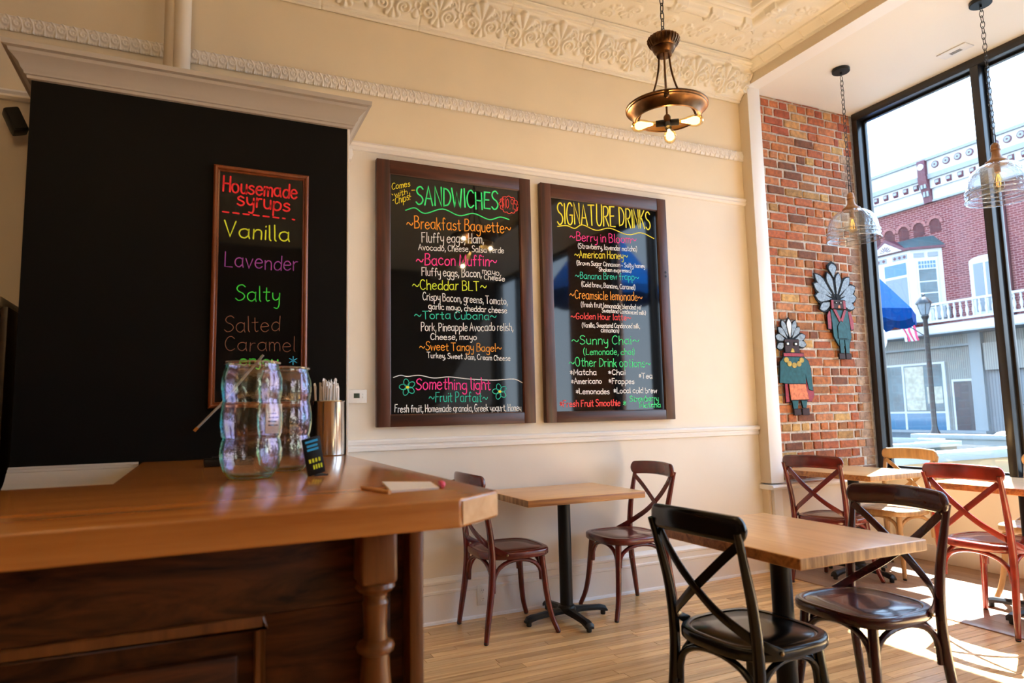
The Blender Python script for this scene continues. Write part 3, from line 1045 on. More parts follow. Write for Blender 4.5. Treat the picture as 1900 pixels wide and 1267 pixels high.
def lettering(parent, s, x0, z0, x1, z1, h, ink, w, y):
    k = h / 10.0
    adv = []
    t = 0.0
    for ch in s:
        adv.append(t)
        t += 3.0 if ch == ' ' else GW[ch] + 1.5
    t -= 1.5
    L = x1 - x0
    kx = L / t
    mb = MB()
    for ch, a in zip(s, adv):
        if ch == ' ':
            continue
        jz = _jit.uniform(-0.35, 0.35)
        js = _jit.uniform(0.94, 1.06)
        sh = _jit.uniform(-0.05, 0.05)
        for st in GL[ch]:
            pts = []
            for (px, pz) in st:
                gx = (a + px + sh * pz) * kx
                gz = (pz * js + jz) * k
                pts.append((x0 + gx, z0 + (z1 - z0) * gx / L + gz))
            ribbon(mb, pts, w, y)
    me = bpy.data.meshes.new('lettering')
    me.from_pydata(mb.v, [], mb.f)
    return put(me, 'lettering', 'ink_' + ink, parent, True)


def pen(parent, pts, ink, w, y, name='pen_line', smooth=True):
    mb = MB()
    q = [(p.x, p.y) for p in smooth_path([(a, b, 0) for a, b in pts], 6)] if smooth else pts
    ribbon(mb, q, w, y)
    me = bpy.data.meshes.new(name)
    me.from_pydata(mb.v, [], mb.f)
    return put(me, name, 'ink_' + ink, parent, True)


S_TEXT = [
    ('Comes', 1.039, 2.613, 1.155, 2.650, 0.039, 'yellow', 0.0042),
    ('with', 1.056, 2.570, 1.137, 2.598, 0.034, 'yellow', 0.0042),
    ('Chips!', 1.060, 2.521, 1.154, 2.564, 0.046, 'yellow', 0.0042),
    ('SANDWICHES', 1.193, 2.543, 1.751, 2.562, 0.117, 'green', 0.0092),
    ('$10.95', 1.775, 2.585, 1.888, 2.576, 0.069, 'red', 0.0038),
    ('~Breakfast Baguette~', 1.132, 2.382, 1.839, 2.414, 0.074, 'orange', 0.0056),
    ('Fluffy eggs, Ham,', 1.227, 2.300, 1.644, 2.329, 0.062, 'white', 0.0056),
    ('Avocado, Cheese, Salsa verde', 1.207, 2.249, 1.786, 2.276, 0.039, 'white', 0.0049),
    ('~Bacon Muffin~', 1.191, 2.155, 1.735, 2.186, 0.070, 'pink', 0.0063),
    ('Fluffy eggs, Bacon,', 1.225, 2.088, 1.624, 2.104, 0.052, 'white', 0.0056),
    ('mayo,', 1.632, 2.130, 1.761, 2.124, 0.040, 'white', 0.0051),
    ('Cheese', 1.643, 2.093, 1.788, 2.089, 0.035, 'white', 0.0051),
    ('~Cheddar BLT~', 1.165, 2.001, 1.657, 2.018, 0.061, 'lime', 0.0062),
    ('Crispy Bacon, greens, Tomato,', 1.231, 1.937, 1.804, 1.935, 0.048, 'white', 0.0055),
    ('garlic mayo, cheddar cheese', 1.268, 1.883, 1.799, 1.878, 0.038, 'white', 0.0055),
    ('~Torta Cubana~', 1.178, 1.818, 1.723, 1.833, 0.051, 'teal', 0.0055),
    ('Pork, Pineapple Avocado relish,', 1.219, 1.743, 1.840, 1.765, 0.051, 'white', 0.0055),
    ('Cheese, mayo', 1.279, 1.691, 1.583, 1.699, 0.038, 'white', 0.0055),
    ('~Sweet Tangy Bagel~', 1.208, 1.626, 1.754, 1.626, 0.051, 'orange', 0.0054),
    ('Turkey, Sweet Jam, Cream Cheese', 1.257, 1.580, 1.815, 1.568, 0.033, 'white', 0.0048),
    ('Something light', 1.185, 1.387, 1.672, 1.382, 0.070, 'pink', 0.0067),
    ('~Fruit Parfait~', 1.265, 1.311, 1.651, 1.305, 0.060, 'teal', 0.0054),
    ('Fresh fruit, Homemade granola, Greek yogurt, Honey', 1.052, 1.252, 1.886, 1.245, 0.043, 'white', 0.0052),
]
D_TEXT = [
    ('SIGNATURE', 2.195, 2.515, 2.666, 2.544, 0.149, 'yellow', 0.0090),
    ('DRINKS', 2.700, 2.547, 2.973, 2.548, 0.138, 'yellow', 0.0087),
    ('~Berry in Bloom~', 2.288, 2.406, 2.842, 2.434, 0.062, 'pink', 0.0055),
    ('(Strawberry, lavender matcha)', 2.352, 2.357, 2.843, 2.375, 0.035, 'white', 0.0049),
    ('~American Honey~', 2.322, 2.290, 2.761, 2.311, 0.052, 'yellow', 0.0055),
    ('(Brown Sugar Cinnamon + Salty honey', 2.336, 2.239, 2.908, 2.258, 0.031, 'white', 0.0048),
    ('Shaken expresso)', 2.515, 2.205, 2.787, 2.216, 0.028, 'white', 0.0049),
    ('~Banana Brew frapp~', 2.321, 2.141, 2.850, 2.164, 0.048, 'teal', 0.0048),
    ('(Cold brew, Banana, Caramel)', 2.369, 2.089, 2.816, 2.093, 0.034, 'white', 0.0048),
    ('~Creamsicle lemonade~', 2.273, 2.002, 2.872, 2.013, 0.061, 'orange', 0.0054),
    ('(fresh fruit lemonade blended w/', 2.360, 1.947, 2.860, 1.951, 0.034, 'white', 0.0048),
    ('Sweetend Condenced milk)', 2.528, 1.917, 2.897, 1.914, 0.029, 'white', 0.0048),
    ('~Golden Hour latte~', 2.277, 1.861, 2.768, 1.869, 0.042, 'red', 0.0054),
    ('(Vanilla, Sweetend Condenced milk,', 2.362, 1.806, 2.840, 1.814, 0.032, 'white', 0.0047),
    ('cinnamon)', 2.514, 1.776, 2.662, 1.778, 0.033, 'white', 0.0048),
    ('~Sunny Chai~', 2.277, 1.687, 2.826, 1.699, 0.060, 'mint', 0.0060),
    ('(Lemonade, chai)', 2.367, 1.617, 2.785, 1.624, 0.044, 'mint', 0.0054),
    ('~Other Drink options~', 2.253, 1.536, 2.919, 1.538, 0.060, 'mint', 0.0059),
    ('*Matcha', 2.258, 1.480, 2.463, 1.480, 0.038, 'white', 0.0059),
    ('*Chai', 2.562, 1.483, 2.699, 1.481, 0.035, 'white', 0.0061),
    ('*Tea', 2.814, 1.458, 2.930, 1.456, 0.036, 'white', 0.0062),
    ('*Americano', 2.264, 1.420, 2.503, 1.421, 0.036, 'white', 0.0059),
    ('*Frappes', 2.563, 1.421, 2.773, 1.418, 0.037, 'white', 0.0061),
    ('*Lemonades', 2.299, 1.351, 2.564, 1.349, 0.036, 'white', 0.0059),
    ('*Local cold brew', 2.600, 1.354, 2.965, 1.353, 0.037, 'white', 0.0061),
    ('*Fresh Fruit Smoothie', 2.172, 1.265, 2.648, 1.267, 0.043, 'red', 0.0065),
    ('*', 2.673, 1.263, 2.699, 1.262, 0.051, 'mint', 0.0054),
    ('Strawberry', 2.731, 1.293, 2.975, 1.296, 0.041, 'mint', 0.0061),
    ('Matcha', 2.812, 1.251, 2.992, 1.252, 0.036, 'mint', 0.0062),
]
H_TEXT = [
    ('Housemade', 0.075, 2.324, 0.417, 2.324, 0.074, 'redb', 0.0084),
    ('syrups', 0.141, 2.262, 0.383, 2.255, 0.072, 'redb', 0.0085),
    ('Vanilla', 0.087, 2.102, 0.384, 2.101, 0.075, 'lime', 0.0066),
    ('Lavender', 0.090, 1.957, 0.425, 1.956, 0.076, 'purple', 0.0049),
    ('Salty', 0.142, 1.796, 0.341, 1.797, 0.072, 'lgreen', 0.0049),
    ('Salted', 0.097, 1.641, 0.343, 1.652, 0.077, 'brown', 0.0032),
    ('Caramel', 0.101, 1.554, 0.418, 1.554, 0.071, 'brown', 0.0032),
    ('enjoy', 0.167, 1.487, 0.339, 1.485, 0.048, 'lgreen', 0.0073),
]


def menu_board(name, label, x0, x1, z0, z1, yf, yb, fw, ft, fb, wv, wh, text, ty):
    b = thing(name, label, 'menu board', ((x0 + x1) / 2, yb, z0))
    box_part(b, 'stile', wv, (x0, yf, z0), (x0 + fw, yb, z1), bevel=0.004)
    box_part(b, 'stile', wv, (x1 - fw, yf, z0), (x1, yb, z1), bevel=0.004)
    box_part(b, 'rail', wh, (x0 + fw, yf + 0.0008, z1 - ft), (x1 - fw, yb, z1), bevel=0.003)
    box_part(b, 'rail', wh, (x0 + fw, yf + 0.0008, z0), (x1 - fw, yb, z0 + fb), bevel=0.003)
    box_part(b, 'glass_panel', 'black_gloss', (x0 + fw - 0.004, ty + 0.001, z0 + fb - 0.004), (x1 - fw + 0.004, yb, z1 - ft + 0.004))
    # twisted bead just inside the frame
    i0, i1, j0, j1 = x0 + fw, x1 - fw, z0 + fb, z1 - ft
    for (a, c) in (((i0, j0), (i1, j0)), ((i0, j1), (i1, j1)), ((i0, j0), (i0, j1)), ((i1, j0), (i1, j1))):
        n = int(np.hypot(c[0] - a[0], c[1] - a[1]) / 0.006)
        pts = [(a[0] + (c[0] - a[0]) * i / n, ty - 0.002, a[1] + (c[1] - a[1]) * i / n) for i in range(n + 1)]
        part(MB().tube(pts, [0.0062 if i % 2 else 0.0042 for i in range(n + 1)], 6), 'bead', wv, b)
    for (s, ax, az, bx, bz, h, ink, w) in text:
        lettering(b, s, ax, az, bx, bz, h, ink, w * (0.86 if h < 0.07 else 1.0), ty)
    return b


TY = 3.935
sb = menu_board('menu_board', 'dark framed chalkboard headed SANDWICHES in green', 0.943, 1.987, 1.165, 2.798, 3.922, 3.964, 0.082, 0.084, 0.070, 'board_walnut', 'board_walnut_x', S_TEXT, TY)
pen(sb, [(1.126, 2.493), (1.186, 2.514), (1.250, 2.486), (1.367, 2.527), (1.479, 2.496), (1.578, 2.521), (1.686, 2.492), (1.766, 2.517), (1.829, 2.507)], 'green', 0.007, TY)
cl = []
for i in range(12):
    a = 2 * pi * i / 12
    for t in np.linspace(-0.26, 0.26, 5):
        rr = 1.0 + 0.16 * cos(t / 0.26 * pi / 2)
        cl.append((1.831 + 0.062 * rr * cos(a + t), 2.607 + 0.052 * rr * sin(a + t)))
pen(sb, cl + cl[:1], 'red', 0.004, TY, smooth=False)
pen(sb, [(1.046, 1.459), (1.090, 1.472), (1.131, 1.465), (1.207, 1.472), (1.298, 1.456), (1.398, 1.463), (1.530, 1.450), (1.696, 1.443), (1.836, 1.450), (1.899, 1.427)], 'white', 0.005, TY)
for (fx, fz) in ((1.132, 1.400), (1.738, 1.370)):
    for k in range(5):
        a = pi / 2 + 0.25 + 2 * pi * k / 5
        pts = []
        for t in np.linspace(0, 2 * pi, 17):
            r_ = 0.027 + 0.024 * cos(t)
            s_ = 0.016 * sin(t)
            pts.append((fx + r_ * cos(a) - s_ * sin(a), fz + r_ * sin(a) + s_ * cos(a)))
        pen(sb, pts, 'teal', 0.004, TY, 'flower_petal', False)
    pen(sb, [(fx - 0.003, fz), (fx + 0.003, fz)], 'yellow', 0.016, TY - 0.0004, 'flower_centre', False)
for (a, b) in (((1.165, 2.625), (1.185, 2.628)), ((1.040, 2.585), (1.046, 2.580)), ((1.150, 2.588), (1.160, 2.584)), ((1.045, 2.545), (1.052, 2.552))):
    pen(sb, [a, b], 'yellow', 0.004, TY, smooth=False)
db_ = menu_board('menu_board', 'dark framed chalkboard headed SIGNATURE DRINKS in yellow', 2.063, 3.112, 1.163, 2.789, 3.922, 3.964, 0.080, 0.092, 0.068, 'board_walnut', 'board_walnut_x', D_TEXT, TY)
pen(db_, [(2.195, 2.497), (2.268, 2.509), (2.330, 2.496), (2.394, 2.527), (2.505, 2.499), (2.620, 2.525), (2.768, 2.492), (2.889, 2.517), (3.001, 2.485)], 'yellow', 0.006, TY)
hole = MB()
for zz in (2.235, 2.205):
    hole.lathe_cap([(0.007, 0), (0.009, 0.0015)], (0, 0, 0), 10)
    n_ = 20
    for i in range(len(hole.v) - n_, len(hole.v)):
        x_, y_, z_ = hole.v[i]
        hole.v[i] = (3.080 + x_, 3.9215 - z_, zz + y_)
part(hole, 'old_hinge_hole', 'black_metal', db_)

# ================================================================== BLACK CABINET AND ITS BOARD
CY = 3.45
cb = thing('black_cabinet', 'tall matte black cabinet with pale crown moulding behind the counter', 'cabinet', (0, 3.7, 0))
box_part(cb, 'body', 'black_wall', (-0.711, CY, 0.0), (0.672, 3.93, 2.80))
box_part(cb, 'corner_bead', 'trim_paint', (0.672, CY - 0.003, 0.0), (0.684, 3.93, 2.80), bevel=0.002)
crown = [(0.0, 2.742), (-0.014, 2.745), (-0.016, 2.757), (-0.024, 2.760), (-0.026, 2.770), (-0.036, 2.782), (-0.042, 2.800), (-0.062, 2.822), (-0.074, 2.832), (-0.078, 2.846), (-0.096, 2.850), (-0.098, 2.872), (0.0, 2.872)]
cr = MB()
cr.prism([(CY + p, q) for p, q in crown], -0.711, 0.684, 'X', m0=lambda p, q: (p - CY), m1=lambda p, q: -(p - CY))
cr.prism([(-0.711 + p, q) for p, q in crown], CY, 3.93, 'Y', m0=lambda p, q: (p + 0.711))
cr.prism([(0.684 - p, q) for p, q in crown], CY, 3.93, 'Y', m0=lambda p, q: -(p - 0.684))
part(cr, 'crown_moulding', 'crown_paint', cb, smooth=30, label='pale grey crown moulding')
base = [(0.0, 1.052), (-0.006, 1.052), (-0.008, 1.044), (-0.018, 1.042), (-0.020, 1.032), (-0.032, 1.029), (-0.036, 1.018), (-0.052, 1.000), (-0.072, 0.984), (-0.096, 0.972), (-0.104, 0.962), (-0.104, 0.30), (0.0, 0.30)]
part(MB().prism([(CY + p, q) for p, q in base], -0.715, -0.24, 'X'), 'base_moulding', 'crown_paint', cb, smooth=30, label='pale flared base moulding')
bk = MB().prism([(0.684, 2.60), (0.705, 2.60), (0.715, 2.63), (0.710, 2.66), (0.684, 2.66)], 3.50, 3.56, 'Y')
part(bk, 'corbel', 'trim_paint', cb, bevel=0.003)
hb = thing('menu_board', 'narrow cherry framed chalkboard listing Housemade syrups on the black cabinet', 'menu board', (0.25, CY, 1.28))
HX0, HX1, HZ0, HZ1 = 0.034, 0.477, 1.283, 2.456


def frame_bar(prof, a, b, vert, flip):
    """picture frame bar with a moulded section; prof: (inward, out) pairs"""
    mb = MB()
    n = len(prof)
    V = []
    for e in (0, 1):
        for (p, q) in prof:
            if vert:
                V.append((a[0] + (p if not flip else -p), CY - q, (a[1] + p) if e == 0 else (b[1] - p)))
            else:
                V.append(((a[0] + p) if e == 0 else (b[0] - p), CY - q, a[1] + (p if not flip else -p)))
    Fc = [(i, (i + 1) % n, n + (i + 1) % n, n + i) for i in range(n)] + [tuple(range(n)), tuple(range(n, 2 * n))]
    return mb.add(V, Fc)


fp = [(0, 0.001), (0, 0.018), (0.004, 0.023), (0.012, 0.025), (0.019, 0.021), (0.021, 0.014), (0.026, 0.015), (0.029, 0.010), (0.030, 0.001)]
part(frame_bar(fp, (HX0, HZ0), (HX0, HZ1), True, False), 'stile', 'board_cherry', hb, smooth=50)
part(frame_bar(fp, (HX1, HZ0), (HX1, HZ1), True, True), 'stile', 'board_cherry', hb, smooth=50)
part(frame_bar(fp, (HX0, HZ0), (HX1, HZ0), False, False), 'rail', 'board_cherry', hb, smooth=50)
part(frame_bar(fp, (HX0, HZ1), (HX1, HZ1), False, True), 'rail', 'board_cherry', hb, smooth=50)
box_part(hb, 'glass_panel', 'black_gloss', (HX0 + 0.025, CY - 0.008, HZ0 + 0.025), (HX1 - 0.025, CY - 0.001, HZ1 - 0.025))
for (s, ax, az, bx, bz, h, ink, w) in H_TEXT:
    lettering(hb, s, ax * 3.4405 / 3.42, 1.23 + (az - 1.23) * 3.4405 / 3.42, bx * 3.4405 / 3.42, 1.23 + (bz - 1.23) * 3.4405 / 3.42, h, ink, w, CY - 0.0092)
for i in range(8):
    xx = 0.078 + 0.046 * i
    pen(hb, [(xx, 2.228 - 0.0007 * i), (xx + (0.026 if i < 6 else 0.010), 2.227 - 0.0007 * i)], 'redb', 0.008, CY - 0.0092, 'dash', False)
for k in range(3):
    a = pi / 6 + pi * k / 3
    pen(hb, [(0.412 - 0.02 * cos(a), 1.512 - 0.02 * sin(a)), (0.412 + 0.02 * cos(a), 1.512 + 0.02 * sin(a))], 'skyblue', 0.004, CY - 0.0092, 'snowflake_arm', False)

# ================================================================== COUNTER
ZT = 1.05
ct = thing('serving_counter', 'honey oak serving counter with carved panels and turned corner post', 'counter', (0.0, 2.4, 0))
TOP = [(-2.6, 1.385), (0.515, 1.385), (0.645, 1.485), (0.645, CY - 0.002), (-0.228, CY - 0.002), (-0.228, 2.31), (-2.6, 2.31)]
mb = MB()
n = len(TOP)
mb.add([(x, y, 0.988) for x, y in TOP] + [(x, y, ZT) for x, y in TOP], [tuple(range(n))[::-1], tuple(range(n, 2 * n))] + [(i, (i + 1) % n, n + (i + 1) % n, n + i) for i in range(n)])
part(mb, 'worktop', 'counter_oak', ct, bevel=0.006, bseg=3, label='glossy honey oak worktop')
mb = MB()
e0, e1 = Vector((0.519, 1.3875, 0)), Vector((0.641, 1.4815, 0))
nn = Vector((e1.y - e0.y, -(e1.x - e0.x), 0)).normalized() * 0.0022
mb.add([(e0 + nn) + Vector((0, 0, 0.994)), (e1 + nn) + Vector((0, 0, 0.994)), (e1 + nn) + Vector((0, 0, 1.044)), (e0 + nn) + Vector((0, 0, 1.044)),
        e0 + Vector((0, 0, 0.994)), e1 + Vector((0, 0, 0.994)), e1 + Vector((0, 0, 1.044)), e0 + Vector((0, 0, 1.044))],
       [(0, 1, 2, 3), (4, 7, 6, 5), (0, 4, 5, 1), (1, 5, 6, 2), (2, 6, 7, 3), (3, 7, 4, 0)])
part(mb, 'lit_corner_edge', 'counter_edge_lit', ct, label='clipped corner edge coloured pale for the window light')
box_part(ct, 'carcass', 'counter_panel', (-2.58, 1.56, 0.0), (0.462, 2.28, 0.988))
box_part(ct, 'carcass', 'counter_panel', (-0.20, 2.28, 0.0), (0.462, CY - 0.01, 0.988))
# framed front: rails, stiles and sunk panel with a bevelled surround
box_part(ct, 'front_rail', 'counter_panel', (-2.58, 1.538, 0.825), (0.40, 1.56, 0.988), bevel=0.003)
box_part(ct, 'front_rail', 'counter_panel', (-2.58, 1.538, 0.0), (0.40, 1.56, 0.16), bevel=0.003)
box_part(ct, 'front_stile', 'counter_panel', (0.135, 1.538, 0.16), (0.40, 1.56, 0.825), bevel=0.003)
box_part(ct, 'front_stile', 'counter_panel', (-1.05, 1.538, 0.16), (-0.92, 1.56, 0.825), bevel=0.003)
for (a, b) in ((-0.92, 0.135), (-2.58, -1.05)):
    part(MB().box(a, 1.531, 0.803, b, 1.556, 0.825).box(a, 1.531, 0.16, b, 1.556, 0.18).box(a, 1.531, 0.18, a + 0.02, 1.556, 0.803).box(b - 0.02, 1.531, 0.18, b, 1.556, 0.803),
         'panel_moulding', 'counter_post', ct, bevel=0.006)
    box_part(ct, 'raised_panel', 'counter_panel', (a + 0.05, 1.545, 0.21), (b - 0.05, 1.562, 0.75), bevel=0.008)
# corner post: square block, turned shaft
px, py = 0.356, 1.495
part(MB().box(px - 0.040, py - 0.040, 0.873, px + 0.040, py + 0.040, 0.988), 'post_block', 'counter_post', ct, bevel=0.010, bseg=3)
shaft = [(0.020, 0.895), (0.040, 0.893), (0.043, 0.884), (0.036, 0.876), (0.026, 0.870), (0.024, 0.858), (0.028, 0.850), (0.026, 0.842), (0.024, 0.80), (0.026, 0.775), (0.038, 0.768), (0.041, 0.760), (0.038, 0.751),
         (0.028, 0.745), (0.030, 0.72), (0.035, 0.66), (0.040, 0.55), (0.042, 0.45), (0.038, 0.35), (0.030, 0.27), (0.040, 0.255), (0.042, 0.245), (0.036, 0.235), (0.04, 0.225)]
part(MB().lathe([(r_, z_ - 0.02) for r_, z_ in shaft], (px, py, 0), 28), 'turned_post', 'counter_post', ct)
part(MB().box(px - 0.040, py - 0.040, 0.0, px + 0.040, py + 0.040, 0.21), 'post_block', 'counter_post', ct, bevel=0.008)
box_part(ct, 'corner_stile', 'counter_post', (0.436, 1.505, 0.0), (0.468, 1.60, 0.988), bevel=0.004)
box_part(ct, 'bracket', 'counter_post', (0.462, 1.66, 0.86), (0.52, 1.74, 0.988), bevel=0.010)

# ---- things on the counter

def jar(x, y, label, s=1.0):
    j = thing('glass_jar', label, 'jar', (x, y, ZT), group=None)
    prof = [(0.0, 0.003), (0.055, 0.0), (0.066, 0.006), (0.080, 0.028), (0.088, 0.060), (0.089, 0.085), (0.085, 0.112), (0.0815, 0.122), (0.085, 0.132), (0.0895, 0.160), (0.0895, 0.195), (0.085, 0.225), (0.0815, 0.236),
            (0.085, 0.247), (0.088, 0.275), (0.087, 0.305), (0.080, 0.330), (0.076, 0.342), (0.077, 0.350)]
    lob = lambda a, z: 1 + 0.016 * cos(12 * a) * min(1, max(0, z / 0.03))
    part(MB().lathe([(r * s, z * s) for r, z in prof], (0, 0, 0), 72, lobes=lob), 'body', 'jar_glass', j, world=False, smooth=60)
    pts = [(0.0795 * s * cos(t), 0.0795 * s * sin(t), 0.352 * s) for t in np.linspace(0, 2 * pi, 41)[:-1]]
    part(MB().tube(pts, 0.0042 * s, 8, closed=True), 'rim', 'rim_glass', j, world=False)
    part(MB().lathe([(0.0, 0.012), (0.05, 0.008), (0.066, 0.016)], (0, 0, 0), 40), 'base', 'jar_glass', j, world=False)
    return j


jar(0.146, 2.22, 'iridescent ribbed glass jar with a card inside, nearer the counter edge')
jar(0.268, 2.455, 'iridescent ribbed glass jar standing by the straw cup')
cardbox = solo(MB().box(0.185, 2.198, ZT + 0.135, 0.232, 2.201, ZT + 0.225), 'note_card', 'paper_white', 'white card with dark print inside the glass jar', 'card', bevel=0.0005)
prt = MB()
for k in range(4):
    prt.box(0.192, 2.1970, ZT + 0.158 + 0.012 * k, 0.222 - 0.006 * (k % 2), 2.1975, ZT + 0.162 + 0.012 * k)
part(prt, 'print', 'black_metal', cardbox)
stick = thing('wooden_stick', 'pale stick with brown tip slanting across the foot of the syrup board', 'stick', (0.12, 3.4178, 1.35))
part(MB().tube([(-0.012, 3.4178, 1.190), (0.086, 3.4178, 1.297), (0.272, 3.4178, 1.535)], 0.0065, 10), 'shaft', 'stick_grey', stick)
part(MB().tube([(-0.020, 3.4178, 1.181), (-0.006, 3.4178, 1.197)], 0.0075, 10), 'tip', 'counter_oak', stick)
solo(MB().box(0.02, 2.86, ZT, 0.20, 3.0, ZT + 0.028).box(0.05, 2.88, ZT + 0.028, 0.17, 2.98, ZT + 0.036), 'card_reader', 'black_metal', 'flat black device on the counter behind the jars', 'device', bevel=0.005)
# straw cup
cup = thing('straw_cup', 'polished steel cup packed with wrapped paper straws', 'cup', (0.565, 3.32, ZT))
CR = 0.073
part(MB().lathe([(0.0, 0.004), (CR - 0.006, 0.004), (CR - 0.004, 0.0), (CR, 0.004), (CR, 0.252), (CR + 0.0025, 0.256), (CR, 0.260), (CR - 0.003, 0.256), (CR - 0.003, 0.012), (0.0, 0.010)], (0, 0, 0), 48), 'vessel', 'steel', cup, world=False)
rs = random.Random(9)
straw = MB().tube([(0, 0, 0), (0, 0, 0.30), (0, 0, 0.325)], [0.0045, 0.0045, 0.0055], 7).add([(-0.007, 0, 0.325), (0.007, 0, 0.325), (0.004, 0.002, 0.338), (-0.005, -0.002, 0.336)], [(0, 1, 2, 3)]).mesh('straw')
straw.materials.append(M['paper_white'])
spots = [(0.0, 0.0)]
for ring_, cnt in ((0.0175, 6), (0.0350, 11), (0.0515, 16)):
    spots += [(ring_ * cos(2 * pi * k / cnt + ring_ * 40), ring_ * sin(2 * pi * k / cnt + ring_ * 40)) for k in range(cnt)]
for (dx, dy) in spots:
    o = bpy.data.objects.new('paper_straw', straw)
    COL.objects.link(o)
    o.location = (0.565 + dx, 3.32 + dy, ZT + 0.014)
    tl = 0.9
    o.rotation_euler = (-tl * dy, tl * dx, rs.uniform(0, 6.28))
    o.scale = (0.95, 0.95, rs.uniform(0.93, 1.06))
    tag(o, 'white paper wrapped straw standing in the steel cup', 'straw', 'straws in the steel cup')
# little chalk sign
sg = thing('counter_sign', 'small tilted chalk sign with blue and lime writing beside the jars', 'sign', (0.352, 2.19, ZT), rz=radians(12))
Rm = Matrix.Rotation(radians(14), 4, 'Y') @ Matrix.Rotation(radians(-10), 4, 'X')
pl = part(MB().box(-0.028, -0.004, 0.0, 0.028, 0.004, 0.118), 'plate', 'black_metal', sg, world=False, bevel=0.001)
pl.matrix_basis = Matrix.Translation((-0.016, 0, 0.006)) @ Rm.inverted()
wr_ = MB()
for k, (z_, w_) in enumerate(((0.104, 0.040), (0.090, 0.034), (0.078, 0.036))):
    wr_.box(-w_ / 2, -0.0048, z_, w_ / 2, -0.0044, z_ + 0.007)
part(wr_, 'chalk_mark', 'ink_skyblue', pl, world=False)
wr_ = MB()
for k in range(4):
    wr_.box(-0.018 + 0.010 * k, -0.0048, 0.040, -0.012 + 0.010 * k, -0.0044, 0.052)
    wr_.box(-0.008 + 0.008 * k, -0.0048, 0.018, -0.003 + 0.008 * k, -0.0044, 0.032)
part(wr_, 'chalk_mark', 'ink_lime', pl, world=False)
part(MB().box(-0.022, 0.002, 0.0, 0.022, 0.05, 0.004), 'foot', 'black_metal', sg, world=False)
# papers
PAPER = [(0.415, 1.585), (0.535, 1.590), (0.560, 1.735), (0.452, 1.820)]
solo(MB().add([(a, b, ZT + 0.0005) for a, b in PAPER] + [(a, b, ZT + 0.005) for a, b in PAPER], [(3, 2, 1, 0), (4, 5, 6, 7), (0, 1, 5, 4), (1, 2, 6, 5), (2, 3, 7, 6), (3, 0, 4, 7)]),
     'paper_napkin', 'paper_white', 'white printed paper lying near the clipped counter corner', 'paper')
solo(MB().tube([(0.548, 1.600, ZT + 0.006), (0.556, 1.625, ZT + 0.008), (0.560, 1.650, ZT + 0.008), (0.572, 1.668, ZT + 0.006)], [0.004, 0.008, 0.007, 0.003], 10), 'ribbon_knot', 'paper_pink', 'pink knot of ribbon beside the white paper', 'ribbon')
solo(MB().tube([(0.372, 1.705, ZT + 0.0046), (0.405, 1.560, ZT + 0.0046)], 0.0045, 8), 'pencil', 'oak_table_x', 'short pale wooden pencil beside the white paper', 'pencil')

# ================================================================== SMALL WALL FITTINGS
th = thing('thermostat', 'small white thermostat on the wall beside the black cabinet', 'thermostat', (0.84, D, 1.31))
box_part(th, 'case', 'plastic_white', (0.775, D - 0.026, 1.308), (0.890, D - 0.001, 1.388), bevel=0.006)
box_part(th, 'screen', 'lcd', (0.812, D - 0.0275, 1.338), (0.846, D - 0.0255, 1.366), bevel=0.0005)
for zz in (1.342, 1.360):
    part(MB().ball((0.865, D - 0.026, zz), 0.005, 10, 6, (1, 0.4, 1)), 'button', 'plastic_white', th)
ol = thing('wall_outlet', 'white duplex power outlet on the baseboard', 'outlet', (1.6, D, 0.135))
box_part(ol, 'cover_plate', 'plastic_white', (1.563, D - 0.027, 0.072), (1.633, D - 0.020, 0.192), bevel=0.003)
for zz in (0.107, 0.157):
    s1 = part(MB().lathe_cap([(0.017, 0), (0.0155, 0.003)], (0, 0, 0), 20), 'socket', 'plastic_white', ol, world=False)
    s1.matrix_parent_inverse = Matrix.Translation((-1.6, -D, -0.135))
    s1.matrix_basis = Matrix.Translation((1.598, D - 0.027, zz)) @ Matrix.Rotation(pi / 2, 4, 'X')
    s2 = MB()
    for dx in (-0.006, 0.006):
        s2.box(dx - 0.0012, -0.001, 0.0031, dx + 0.0012, 0.008, 0.0036)
    s2.box(-0.002, -0.010, 0.0031, 0.002, -0.006, 0.0036)
    part(s2, 'slot', 'black_metal', s1, world=False)
sp = thing('wall_speaker', 'small black loudspeaker on a wall bracket', 'speaker', (-0.845, D, 2.69))
bx = part(MB().box(-0.034, -0.035, -0.062, 0.034, 0.035, 0.062), 'cabinet', 'black_metal', sp, world=False, bevel=0.012)
bx.matrix_basis = Matrix.Translation((0, -0.13, 0)) @ Matrix.Rotation(radians(-24), 4, 'Y') @ Matrix.Rotation(radians(20), 4, 'Z')
part(MB().box(-0.028, -0.039, -0.054, 0.028, -0.034, 0.054), 'grille', 'rubber', bx, world=False, bevel=0.004)
part(MB().tube([(0.05, -0.08, 0.0), (0.085, -0.04, 0.0), (0.085, 0.0, 0.0)], 0.009, 8), 'bracket', 'black_metal', sp, world=False)
pp = thing('wall_pipe', 'painted vertical pipe running up the wall above the black cabinet', 'pipe', (-0.15, 3.86, 2.88))
part(MB().tube([(-0.185, 3.86, 2.88), (-0.185, 3.86, ZC + 0.02)], 0.038, 24), 'pipe_run', 'tan_shade_paint', pp)
part(MB().tube([(-0.135, 3.84, 2.88), (-0.135, 3.84, ZC + 0.02)], 0.043, 24), 'pipe_run', 'wall_paint', pp)
vt = thing('ceiling_sensor', 'flat white rectangular plate on the bay ceiling', 'ceiling plate', (5.01, 2.876, ZB))
box_part(vt, 'plate', 'plastic_white', (4.955, 2.775, ZB - 0.010), (5.065, 2.985, ZB - 0.0005), bevel=0.003)
gr_ = MB()
for k in range(5):
    gr_.box(5.0 + 0.008 * k, 2.84, ZB - 0.0112, 5.003 + 0.008 * k, 2.92, ZB - 0.010)
part(gr_, 'slot', 'black_metal', vt)
